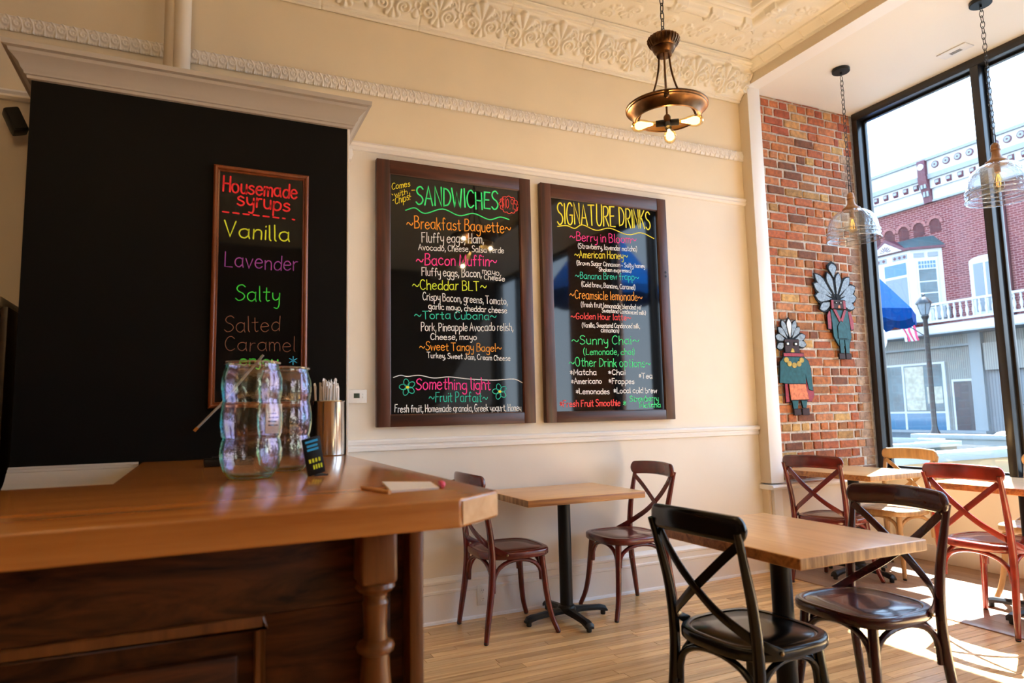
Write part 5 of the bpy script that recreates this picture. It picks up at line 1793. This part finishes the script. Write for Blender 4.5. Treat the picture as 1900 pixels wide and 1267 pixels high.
for k in range(5):
    a = pi + pi * (k + 0.5) / 5
    cx, cz = 182 + 58 * cos(a), 772 - 56 * sin(a)
    plate(fb_, 'necklace_bead', [(TB(cx, cz)[0] + 0.026 * cos(t), TB(cx, cz)[1] + 0.022 * sin(t)) for t in np.linspace(0, 2 * pi, 11)[:-1]], 'fig_gold', 2.6)
framed(fb_, 'shoe', round_poly(*TB(162, 1196), *TB(212, 1148), 0.006), 'fig_brown', 0.8, 0.004)
framed(fb_, 'shoe', round_poly(*TB(222, 1196), *TB(276, 1146), 0.006), 'fig_brown', 0.8, 0.004)

# ================================================================== STREET OUTSIDE
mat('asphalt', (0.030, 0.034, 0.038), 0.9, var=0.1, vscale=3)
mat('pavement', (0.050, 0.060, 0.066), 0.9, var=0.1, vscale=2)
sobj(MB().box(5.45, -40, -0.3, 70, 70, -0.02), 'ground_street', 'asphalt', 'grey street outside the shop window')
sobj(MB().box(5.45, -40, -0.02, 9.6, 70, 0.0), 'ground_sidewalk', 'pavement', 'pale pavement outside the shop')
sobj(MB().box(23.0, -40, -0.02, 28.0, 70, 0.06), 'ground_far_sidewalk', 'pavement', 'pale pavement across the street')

FX = 28.0
fy = lambda y: 1.4 * y
fz = lambda z: 1.23 + 1.4 * (z - 1.23)
brick_field('facade_brick', (0.135, 0.024, 0.027), (0.10, 0.018, 0.021), (0.24, 0.125, 0.12), 0.26, 0.095, 0.014, 'YZ')
mat('facade_arch', (0.22, 0.085, 0.08), 0.85, var=0.4, vscale=14)
mat('facade_pipe_and_shade', (0.065, 0.016, 0.018), 0.85, var=0.15, vscale=4)  # downpipe colour, and the shade painted inside the arches
mat('facade_white', (0.44, 0.45, 0.46), 0.6)
mat('facade_grey', (0.20, 0.22, 0.23), 0.6)
mat('facade_purple', (0.085, 0.018, 0.032), 0.5)
mat('facade_green', (0.028, 0.05, 0.055), 0.7)
mat('facade_glass', (0.05, 0.085, 0.10), 0.05, var=0.5, vscale=0.9)
mat('facade_glass_blue', (0.04, 0.12, 0.20), 0.05)
mat('facade_dark', (0.035, 0.03, 0.035), 0.3)
mat('facade_blind', (0.13, 0.16, 0.185), 0.4)
siding('facade_siding', (0.235, 0.23, 0.21), (0.12, 0.12, 0.11), 0.13)
siding('facade_siding_dark', (0.17, 0.18, 0.19), (0.10, 0.105, 0.11), 0.18)

bd = thing('brick_building', 'red brick corner building across the street with white cornice and balcony', 'building', (FX, fy(12), 0))
P_ = lambda nm, m_, x0, y0, z0, x1, y1, z1, par=bd, bv=0.0: part(MB().box(x0, min(y0, y1), min(z0, z1), x1, max(y0, y1), max(z0, z1)), nm, m_, par, bevel=bv)
YA, YB = fy(5.5), fy(19)
P_('wall', 'facade_brick', FX, YA, fz(3.3), FX + 0.6, YB, fz(8.4))
P_('cornice_frieze', 'facade_white', FX - 0.10, YA, fz(7.35), FX, YB, fz(7.72))
P_('cornice_ledge', 'facade_grey', FX - 0.16, YA, fz(7.30), FX, YB, fz(7.36))
P_('cornice_soffit', 'facade_white', FX - 0.22, YA, fz(7.70), FX, YB, fz(7.98))
P_('cornice_ledge', 'facade_grey', FX - 0.34, YA, fz(7.98), FX, YB, fz(8.13))
P_('cornice_panel', 'facade_white', FX - 0.28, YA, fz(8.13), FX, YB, fz(8.55))
P_('cornice_cap', 'facade_grey', FX - 0.40, YA, fz(8.55), FX + 0.3, YB, fz(8.64))
disc = MB()
y20 = 12.25
while y20 > 7.5:
    m_ = MB().lathe_cap([(0.150, 0.0), (0.150, 0.035), (0.115, 0.05)], (0, 0, 0), 20)
    m2 = MB().add([(FX - 0.28 - z, fy(y20) + y, fz(8.365) + x) for x, y, z in m_.v], m_.f)
    d_ = part(m2, 'medallion', 'facade_purple', bd)
    m_ = MB().lathe_cap([(0.118, 0.0), (0.112, 0.02)], (0, 0, 0), 20)
    part(MB().add([(FX - 0.32 - z, fy(y20) + y, fz(8.365) + x) for x, y, z in m_.v], m_.f), 'medallion_face', 'facade_grey', d_)
    m_ = MB().lathe_cap([(0.035, 0.0), (0.03, 0.02)], (0, 0, 0), 10)
    part(MB().add([(FX - 0.345 - z, fy(y20) + y, fz(8.365) + x) for x, y, z in m_.v], m_.f), 'medallion_boss', 'facade_purple', d_)
    y20 -= 0.333
y20 = 14.92
while y20 > 7.0:
    if abs(y20 - 12.55) > 0.22:
        c_ = part(MB().prism([(FX - 0.30, fz(7.90)), (FX - 0.22, fz(7.93)), (FX - 0.22, fz(7.74)), (FX - 0.26, fz(7.76)), (FX - 0.31, fz(7.83))], fy(y20) - 0.10, fy(y20) + 0.10, 'Y'), 'corbel', 'facade_purple', bd)
        part(MB().box(FX - 0.318, fy(y20) - 0.07, fz(7.80), FX - 0.300, fy(y20) + 0.07, fz(7.88)), 'corbel_panel', 'facade_grey', c_)
    y20 -= 0.335
for yb_ in (14.72, 12.62):
    g_ = P_('bracket', 'facade_purple', FX - 0.46, fy(yb_ - 0.12), fz(8.08), FX - 0.2, fy(yb_ + 0.12), fz(8.58), bv=0.01)
    part(MB().prism([(FX - 0.46, fz(8.08)), (FX - 0.44, fz(7.90)), (FX - 0.30, fz(7.70)), (FX - 0.20, fz(7.50)), (FX - 0.16, fz(7.30)), (FX, fz(7.30)), (FX, fz(8.08))], fy(yb_ - 0.13), fy(yb_ + 0.13), 'Y'), 'bracket_scroll', 'facade_purple', bd)
    for dy in (-0.05, 0.05):
        P_('bracket_inset', 'facade_grey', FX - 0.40, fy(yb_ + dy) - 0.045, fz(7.72), FX - 0.30, fy(yb_ + dy) + 0.045, fz(7.88))
        P_('bracket_inset', 'facade_grey', FX - 0.27, fy(yb_ + dy) - 0.045, fz(7.48), FX - 0.18, fy(yb_ + dy) + 0.045, fz(7.64))
    m_ = MB().lathe_cap([(0.135, 0.0), (0.135, 0.03), (0.11, 0.04)], (0, 0, 0), 20)
    part(MB().add([(FX - 0.46 - z, fy(yb_) + y, fz(8.38) + x) for x, y, z in m_.v], m_.f), 'bracket_disc', 'facade_white', g_)
for ya_ in (14.52, 14.03, 13.54, 13.05, 12.54):
    cz, ro, ri = fz(6.89) - 0.36, 0.36, 0.235
    V = []
    for r_ in (ri, ro):
        for x_ in (FX - 0.05, FX + 0.02):
            V += [(x_, fy(ya_) + r_ * cos(t), cz + r_ * sin(t)) for t in np.linspace(0, pi, 13)]
    Fc = []
    for i in range(12):
        Fc += [(i, i + 1, 26 + i + 1, 26 + i), (13 + i, 13 + i + 1, i + 1, i), (26 + i, 26 + i + 1, 39 + i + 1, 39 + i), (39 + i, 39 + i + 1, 13 + i + 1, 13 + i)]
    part(MB().add(V, Fc), 'arch_ring', 'facade_arch', bd)
    pts = [(fy(ya_) + ri * cos(t), cz + ri * sin(t)) for t in np.linspace(0, pi, 13)] + [(fy(ya_) - ri, cz - 0.35), (fy(ya_) + ri, cz - 0.35)]
    n = len(pts)
    part(MB().add([(FX - 0.012, a, b) for a, b in pts] + [(FX + 0.01, a, b) for a, b in pts], [tuple(range(n)), tuple(range(n, 2 * n))[::-1]] + [(i, (i + 1) % n, n + (i + 1) % n, n + i) for i in range(n)]),
         'recess_shade', 'facade_pipe_and_shade', bd)  # dark plate on the wall stands in for shade inside the arch
# oriel window: front face, canted side, pediment and slate roof
OX = 27.15
oy = lambda y: OX / 20 * y
oz = lambda z: 1.23 + OX / 20 * (z - 1.23)
yl, yr, ye = oy(14.85), oy(13.40), fy(12.38)
z0_, z1_ = oz(3.75), oz(6.02)


def quad_box(nm, m_, a, b, z0, z1, dep, par=bd, push=0.0):
    """upright slab whose face runs from a to b in plan"""
    a, b = Vector((a[0], a[1], 0)), Vector((b[0], b[1], 0))
    d = (b - a).normalized()
    nn = Vector((-d.y, d.x, 0))
    if nn.x > 0:
        nn = -nn
    a, b = a + nn * push, b + nn * push
    V = []
    for z in (z0, z1):
        V += [Vector((a.x, a.y, z)), Vector((b.x, b.y, z)), Vector((b.x, b.y, z)) - nn * dep, Vector((a.x, a.y, z)) - nn * dep]
    return part(MB().add(V, [(0, 1, 2, 3), (7, 6, 5, 4), (0, 4, 5, 1), (1, 5, 6, 2), (2, 6, 7, 3), (3, 7, 4, 0)]), nm, m_, par)


part(MB().prism([(FX + 0.05, yl + 0.9), (OX, yl), (OX, yr), (FX + 0.05, ye)], z0_, z1_, 'Z'), 'oriel_body', 'facade_white', bd)
part(MB().prism([(FX + 0.05, yl + 1.05), (OX - 0.14, yl + 0.06), (OX - 0.14, yr - 0.06), (FX + 0.05, ye - 0.16)], z1_, z1_ + 0.10, 'Z'), 'oriel_eave', 'facade_purple', bd)
rv = [(FX + 0.05, yl + 1.05), (OX - 0.14, yl + 0.06), (OX - 0.14, yr - 0.06), (FX + 0.05, ye - 0.16)]
rt = [(FX + 0.05, yl + 0.2), (FX - 0.35, yl - 0.25), (FX - 0.35, yr + 0.0), (FX + 0.05, yr - 0.55)]
part(MB().add([(x, y, z1_ + 0.10) for x, y in rv] + [(x, y, z1_ + 0.60) for x, y in rt], [(0, 1, 2, 3), (4, 5, 6, 7), (0, 1, 5, 4), (1, 2, 6, 5), (2, 3, 7, 6), (3, 0, 4, 7)]), 'oriel_roof', 'facade_green', bd)
pc = (yl + yr) / 2 - 0.02
part(MB().add([(x, y, z) for x in (OX - 0.16, OX + 0.5) for y, z in ((yl + 0.02, z1_ + 0.02), (pc, z1_ + 0.66), (yr - 0.02, z1_ + 0.02))], [(0, 1, 2), (5, 4, 3), (0, 3, 4, 1), (1, 4, 5, 2), (2, 5, 3, 0)]), 'pediment', 'facade_purple', bd)
part(MB().add([(x, y, z) for x in (OX - 0.20, OX - 0.15) for y, z in ((yl - 0.22, z1_ + 0.03), (pc, z1_ + 0.50), (yr + 0.22, z1_ + 0.03))], [(0, 1, 2), (5, 4, 3), (0, 3, 4, 1), (1, 4, 5, 2), (2, 5, 3, 0)]), 'pediment_face', 'facade_white', bd)
for k in range(7):
    a = pi * (k + 0.5) / 7
    part(MB().add([(OX - 0.215, pc + r * cos(a + da), z1_ + 0.08 + r * sin(a + da)) for r, da in ((0.07, -0.10), (0.26, -0.09), (0.26, 0.09), (0.07, 0.10))] + [(OX - 0.20, pc + r * cos(a + da), z1_ + 0.08 + r * sin(a + da)) for r, da in ((0.07, -0.10), (0.26, -0.09), (0.26, 0.09), (0.07, 0.10))],
                  [(0, 1, 2, 3), (7, 6, 5, 4), (0, 4, 5, 1), (1, 5, 6, 2), (2, 6, 7, 3), (3, 7, 4, 0)]), 'fan_blade', 'facade_purple', bd)
for a, b in (((OX, yl - 0.12), (OX, (yl + yr) / 2 + 0.10)), ((OX, (yl + yr) / 2 - 0.18), (OX, yr + 0.14))):
    pn = quad_box('lattice_panel', 'facade_grey', a, b, z1_ - 0.34, z1_ - 0.13, 0.05, push=0.015)
    for k in range(3):
        yc_ = a[1] + (b[1] - a[1]) * (k + 0.5) / 3
        part(MB().add([(x, yc_ + dy, z1_ - 0.235 + dz) for x in (OX - 0.025, OX - 0.012) for dy, dz in ((0.075, 0), (0, 0.075), (-0.075, 0), (0, -0.075))], [(0, 1, 2, 3), (7, 6, 5, 4), (0, 4, 5, 1), (1, 5, 6, 2), (2, 6, 7, 3), (3, 7, 4, 0)]), 'lattice_diamond', 'facade_purple', pn)
wf = quad_box('window', 'facade_white', (OX, oy(14.34)), (OX, oy(13.50)), oz(4.2), oz(5.72), 0.05, push=0.02)
quad_box('pane', 'facade_glass_blue', (OX, oy(14.28)), (OX, oy(13.55)), oz(5.28), oz(5.66), 0.02, wf, push=0.03)
quad_box('pane', 'facade_blind', (OX, oy(14.28)), (OX, oy(13.55)), oz(4.25), oz(5.20), 0.02, wf, push=0.03)
sa, sb_ = Vector((OX, yr, 0)), Vector((FX, ye, 0))
L2 = lambda t: tuple(sa.lerp(sb_, t))[:2]
ws = quad_box('window', 'facade_white', L2(0.16), L2(0.80), oz(4.15), oz(5.72), 0.05, push=0.02)
quad_box('pane', 'facade_glass', L2(0.22), L2(0.74), oz(5.02), oz(5.38), 0.02, ws, push=0.03)
quad_box('pane', 'facade_glass_blue', L2(0.22), L2(0.74), oz(5.42), oz(5.64), 0.02, ws, push=0.03)
quad_box('pane', 'facade_glass', L2(0.22), L2(0.74), oz(4.66), oz(4.98), 0.02, ws, push=0.03)
quad_box('pane', 'facade_glass', L2(0.22), L2(0.74), oz(4.20), oz(4.62), 0.02, ws, push=0.03)
for k in range(1, 6):
    quad_box('glazing_bar', 'facade_white', L2(0.22 + 0.52 * k / 6 - 0.008), L2(0.22 + 0.52 * k / 6 + 0.008), oz(5.42), oz(5.64), 0.02, ws, push=0.04)
quad_box('glazing_bar', 'facade_white', L2(0.22), L2(0.74), oz(5.52), oz(5.54), 0.02, ws, push=0.04)
for t0, t1 in ((0.10, 0.42), (0.54, 0.84)):
    quad_box('lattice_panel', 'facade_grey', L2(t0), L2(t1), z1_ - 0.34, z1_ - 0.15, 0.05, push=0.015)
# tall balcony door with curved head
dw_ = P_('balcony_door', 'facade_white', FX - 0.06, fy(10.85), fz(3.7), FX, fy(11.66), fz(5.26))
V = [(x, fy(11.255) + fy(0.405) * cos(t), fz(5.26) + 0.18 * sin(t)) for x in (FX - 0.06, FX) for t in np.linspace(0, pi, 11)]
part(MB().add(V, [tuple(range(11)), tuple(range(11, 22))[::-1]] + [(i, (i + 1) % 11, 11 + (i + 1) % 11, 11 + i) for i in range(11)]), 'door_head', 'facade_white', bd)
P_('pane', 'facade_blind', FX - 0.075, fy(11.29), fz(3.8), FX - 0.06, fy(11.55), fz(5.18), dw_)
P_('pane', 'facade_blind', FX - 0.075, fy(10.93), fz(3.8), FX - 0.06, fy(11.22), fz(5.18), dw_)
P_('downpipe', 'facade_pipe_and_shade', FX - 0.12, fy(10.57), fz(3.5), FX, fy(10.64), fz(7.3))
# balcony: deck, rails and turned balusters
BX = 26.9
by_ = lambda y: BX / 20 * y
bz_ = lambda z: 1.23 + BX / 20 * (z - 1.23)
P_('balcony_deck', 'facade_white', BX - 0.1, by_(6.0), bz_(3.33), FX, by_(19), bz_(3.58))
P_('balcony_edge', 'facade_grey', BX - 0.16, by_(6.0), bz_(3.30), FX, by_(19), bz_(3.34))
P_('balcony_rail', 'facade_white', BX - 0.06, by_(6.0), bz_(4.18), BX + 0.06, by_(13.0), bz_(4.245))
P_('balcony_rail', 'facade_white', BX - 0.06, by_(6.0), bz_(3.66), BX + 0.06, by_(13.0), bz_(3.72))
bal = MB().lathe([(0.035, 0.0), (0.05, 0.02), (0.03, 0.08), (0.062, 0.22), (0.055, 0.30), (0.028, 0.44), (0.05, 0.50), (0.03, 0.54), (0.045, 0.63)], (0, 0, 0), 10).mesh('baluster')
bal.materials.append(M['facade_white'])
y20 = 12.92
while y20 > 6.2:
    o = bpy.data.objects.new('baluster', bal)
    COL.objects.link(o)
    o.parent = bd
    o.location = (BX - FX, by_(y20) - fy(12), bz_(3.72))
    y20 -= 0.178
P_('air_conditioner', 'facade_grey', FX - 0.35, fy(12.30), fz(3.75), FX, fy(12.75), fz(4.10))
# shop front of grey boards, big windows and a dark door
P_('shop_front', 'facade_siding', FX - 0.02, YA, 0.06, FX + 0.5, YB, fz(3.32))
P_('fascia_board', 'facade_siding', FX - 0.22, fy(11.75), fz(2.93), FX - 0.02, YB, fz(3.32))
P_('fascia_ledge', 'facade_grey', FX - 0.24, fy(11.75), fz(2.88), FX - 0.02, YB, fz(2.94))
P_('pier', 'facade_grey', FX - 0.26, fy(11.47), 0.06, FX - 0.02, fy(11.80), fz(3.32))
P_('side_boarding', 'facade_siding_dark', FX - 0.10, YA, 0.06, FX - 0.02, fy(11.47), fz(2.14))
P_('side_fascia', 'facade_siding', FX - 0.30, YA, fz(2.14), FX - 0.02, fy(11.40), fz(2.90))
sw = P_('shop_window', 'facade_white', FX - 0.10, fy(12.60), fz(0.33), FX - 0.02, fy(16.6), fz(2.48))
ys_ = [12.66, 13.92, 15.2, 16.5]
for i in range(3):
    for (a, b, g_) in ((0.38, 0.96, 'facade_glass_blue'), (1.02, 2.42, 'facade_glass')):
        P_('pane', g_, FX - 0.115, fy(ys_[i] + 0.04), fz(a), FX - 0.10, fy(ys_[i + 1] - 0.04), fz(b), sw)
mat('poster_cream', (0.36, 0.34, 0.27), 0.6, var=0.25, vscale=6)
P_('window_poster', 'poster_cream', FX - 0.122, fy(13.25), fz(1.05), FX - 0.115, fy(13.85), fz(2.38), sw)
P_('window_poster', 'poster_cream', FX - 0.122, fy(12.72), fz(1.25), FX - 0.115, fy(13.18), fz(1.75), sw)
dr = P_('shop_door', 'facade_white', FX - 0.10, fy(11.82), fz(0.36), FX - 0.02, fy(12.44), fz(1.93))
P_('pane', 'facade_dark', FX - 0.115, fy(11.88), fz(0.42), FX - 0.10, fy(12.38), fz(1.87), dr)
P_('threshold', 'facade_grey', FX - 0.6, fy(11.4), 0.06, FX - 0.02, fy(16.6), 0.16)

# ---- street lamp
sl = thing('street_lamp', 'black cast street lamp with a frosted lantern across the street', 'street lamp', (22.9, 15.0, 0.0))
lx, ly = 22.9, 15.0
part(MB().lathe_cap([(0.16, -0.02), (0.16, 0.25), (0.11, 0.35), (0.085, 0.5), (0.075, 4.15), (0.10, 4.2), (0.13, 4.28), (0.10, 4.34)], (lx, ly, 0), 18), 'post', 'frame_black', sl)
part(MB().lathe_cap([(0.11, 4.34), (0.19, 4.62), (0.215, 4.74)], (lx, ly, 0), 8), 'lantern_glass', 'facade_blind', sl)
part(MB().lathe_cap([(0.27, 4.72), (0.26, 4.76), (0.12, 4.94), (0.05, 4.98), (0.05, 5.04), (0.0, 5.10)], (lx, ly, 0), 8), 'lantern_roof', 'frame_black', sl)
for k in range(4):
    a = pi / 4 + pi / 2 * k
    part(MB().tube([(lx + 0.11 * cos(a), ly + 0.11 * sin(a), 4.34), (lx + 0.225 * cos(a), ly + 0.225 * sin(a), 4.74)], 0.014, 6), 'lantern_bar', 'frame_black', sl)
part(MB().tube([(lx, ly, 3.55), (lx - 0.3, ly + 0.75, 4.25)], 0.018, 6), 'banner_arm', 'frame_black', sl)

# ---- patio umbrellas, globe and flag
mat('umbrella_blue', (0.0015, 0.030, 0.135), 0.95, var=0.15, vscale=6, spec=0.02)
mat('umbrella_sky', (0.006, 0.09, 0.34), 0.95, spec=0.02)


def umbrella(x, y, zt, zr, R, label, a0=0.0, cloth='umbrella_blue'):
    u = thing('patio_umbrella', label, 'umbrella', (x, y, 0.0))
    n = 8
    V = [(x, y, zt)] + [(x + R * cos(a0 + 2 * pi * k / n), y + R * sin(a0 + 2 * pi * k / n), zr) for k in range(n)] + [(x, y, zt - 0.03)] + [(x + (R - 0.02) * cos(a0 + 2 * pi * k / n), y + (R - 0.02) * sin(a0 + 2 * pi * k / n), zr - 0.015) for k in range(n)]
    Fc = [(0, 1 + k, 1 + (k + 1) % n) for k in range(n)] + [(9, 10 + (k + 1) % n, 10 + k) for k in range(n)] + [(1 + k, 10 + k, 10 + (k + 1) % n, 1 + (k + 1) % n) for k in range(n)]
    part(MB().add(V, Fc), 'canopy', cloth, u, smooth=0)
    V, Fc = [], []
    for k in range(n):
        p, q = Vector(V[0] if 0 else (x + R * cos(a0 + 2 * pi * k / n), y + R * sin(a0 + 2 * pi * k / n), zr)), Vector((x + R * cos(a0 + 2 * pi * (k + 1) / n), y + R * sin(a0 + 2 * pi * (k + 1) / n), zr))
        o = len(V)
        for i in range(9):
            t = i / 8
            c = p.lerp(q, t)
            dz = 0.12 + 0.05 * abs(sin(t * pi * 2))
            V += [tuple(c), (c.x, c.y, c.z - dz)]
        Fc += [(o + 2 * i, o + 2 * i + 2, o + 2 * i + 3, o + 2 * i + 1) for i in range(8)]
    part(MB().add(V, Fc), 'valance', cloth, u, smooth=0)
    part(MB().tube([(x, y, 0.0), (x, y, zt + 0.06)], 0.022, 10), 'pole', 'facade_white', u)
    part(MB().lathe_cap([(0.26, 0.0), (0.26, 0.05), (0.05, 0.09)], (x, y, 0), 20), 'base', 'frame_black', u)
    for k in range(n):
        a = a0 + 2 * pi * k / n
        part(MB().tube([(x, y, zt - 0.05), (x + (R - 0.03) * cos(a), y + (R - 0.03) * sin(a), zr - 0.03)], 0.008, 5), 'rib', 'frame_black', u)
    return u


umbrella(8.1, 6.62, 3.75, 2.46, 1.06, 'blue patio umbrella outside the window beside the brick wall', pi / 8 - 0.25)
umbrella(6.75, -2.55, 4.9, 3.4, 1.15, 'blue patio umbrella outside the far shop window', pi / 8, 'umbrella_sky')
gb = thing('globe_light', 'white round globe on a dark bracket outside the window', 'globe lamp', (7.0, 5.30, 0.0))
part(MB().ball((7.0, 5.30, 1.985), 0.215, 24, 16), 'globe', 'facade_white', gb)
part(MB().lathe_cap([(0.10, 1.74), (0.09, 1.79)], (7.0, 5.30, 0), 16), 'collar', 'frame_black', gb)
part(MB().tube([(7.0, 5.30, 0.0), (7.0, 5.30, 1.76)], 0.03, 10), 'post', 'frame_black', gb)
mat('flag_red', (0.45, 0.03, 0.09), 0.7)
fg = thing('striped_flag', 'small red and white striped flag hanging from the balcony', 'flag', (26.0, 17.9, 4.0))
for k in range(6):
    V = []
    for j in range(7):
        z = 4.55 - 0.13 * j
        for e in (0, 1):
            V.append((26.0 + 0.05 * sin(j * 0.9 + k), 17.55 + 0.10 * (k + e) - 0.04 * j, z))
    Fc = [(2 * j, 2 * j + 1, 2 * j + 3, 2 * j + 2) for j in range(6)]
    part(MB().add(V, Fc), 'stripe', 'flag_red' if k % 2 == 0 else 'facade_white', fg)
part(MB().tube([(26.9, 17.8, 4.5), (26.0, 17.9, 4.62)], 0.02, 6), 'pole', 'frame_black', fg)

# ---- patio walls with white caps
mat('patio_tan', (0.34, 0.25, 0.14), 0.8)
mat('patio_teal', (0.035, 0.075, 0.092), 0.25)
mat('patio_white', (0.22, 0.26, 0.275), 0.5)


def low_wall(x0, y0, x1, y1, zt, body, label, cap=0.06, over=0.04):
    t = thing('patio_wall', label, 'low wall', ((x0 + x1) / 2, (y0 + y1) / 2, 0))
    box_part(t, 'body', body, (x0, y0, 0.0), (x1, y1, zt - cap))
    box_part(t, 'cap', 'patio_white', (x0 - over, y0 - over, zt - cap), (x1 + over, y1 + over, zt), bevel=0.006)
    return t


low_wall(5.52, 4.20, 9.2, 4.36, 0.765, 'patio_tan', 'tan patio wall with a white cap right outside the window', 0.085)
low_wall(6.4, 5.0, 8.0, 5.12, 0.80, 'patio_teal', 'teal patio wall with a white cap in the middle of the patio')
low_wall(7.9, 5.2, 8.02, 7.0, 0.82, 'patio_teal', 'teal patio wall with a white cap running along the street')
low_wall(9.6, 5.2, 9.75, 6.6, 0.80, 'patio_white', 'white patio wall at the kerb')
# ---- parked scooter by the far pavement
mat('scooter_white', (0.45, 0.47, 0.48), 0.25)
scx, scy = 17.2, 9.05
so = thing('motor_scooter', 'white and blue motor scooter parked in the street', 'scooter', (scx, scy, -0.02))
sh = MB().grid(lambda u, v: (scx + (u - 0.5) * (0.46 - 0.12 * abs(v - 0.55)), scy + 0.42 - 0.10 * v - 0.20 * (2 * u - 1) ** 2, 0.30 + 0.66 * v), 10, 8)
sh.grid(lambda u, v: (scx + (u - 0.5) * (0.46 - 0.12 * abs(v - 0.55)), scy + 0.39 - 0.10 * v - 0.20 * (2 * u - 1) ** 2, 0.30 + 0.66 * v), 10, 8)
part(sh, 'leg_shield', 'scooter_white', so)
part(MB().ball((scx, scy + 0.56, 0.44), 0.20, 16, 10, (0.55, 1.2, 0.6)), 'front_mudguard', 'scooter_white', so)
part(MB().ball((scx, scy + 0.36, 1.08), 0.12, 14, 10, (1.1, 0.8, 0.9)), 'headlamp_cowl', 'scooter_white', so)
part(MB().ball((scx, scy - 0.48, 0.58), 0.34, 18, 12, (0.6, 1.35, 0.7)), 'rear_body', 'umbrella_blue', so)
part(MB().box(scx - 0.14, scy - 0.3, 0.28, scx + 0.14, scy + 0.3, 0.36), 'footboard', 'scooter_white', so, bevel=0.03)
part(MB().box(scx - 0.15, scy - 0.85, 0.82, scx + 0.15, scy - 0.15, 0.93), 'seat', 'rubber', so, bevel=0.04)
part(MB().tube([(scx, scy + 0.35, 0.80), (scx, scy + 0.28, 1.12), (scx, scy + 0.25, 1.18)], 0.03, 8), 'steering_column', 'scooter_white', so)
part(MB().tube([(scx - 0.34, scy + 0.20, 1.18), (scx, scy + 0.26, 1.20), (scx + 0.34, scy + 0.20, 1.18)], 0.022, 8), 'handlebar', 'frame_black', so)
part(MB().tube([(scx - 0.28, scy + 0.25, 1.2), (scx - 0.34, scy + 0.26, 1.40), (scx - 0.34, scy + 0.15, 1.5)], 0.012, 6), 'mirror_arm', 'frame_black', so)
for yy in (0.55, -0.75):
    pts = [(scx, scy + yy + 0.19 * cos(t), 0.23 + 0.19 * sin(t)) for t in np.linspace(0, 2 * pi, 25)[:-1]]
    part(MB().tube(pts, 0.06, 8, closed=True), 'wheel', 'rubber', so)
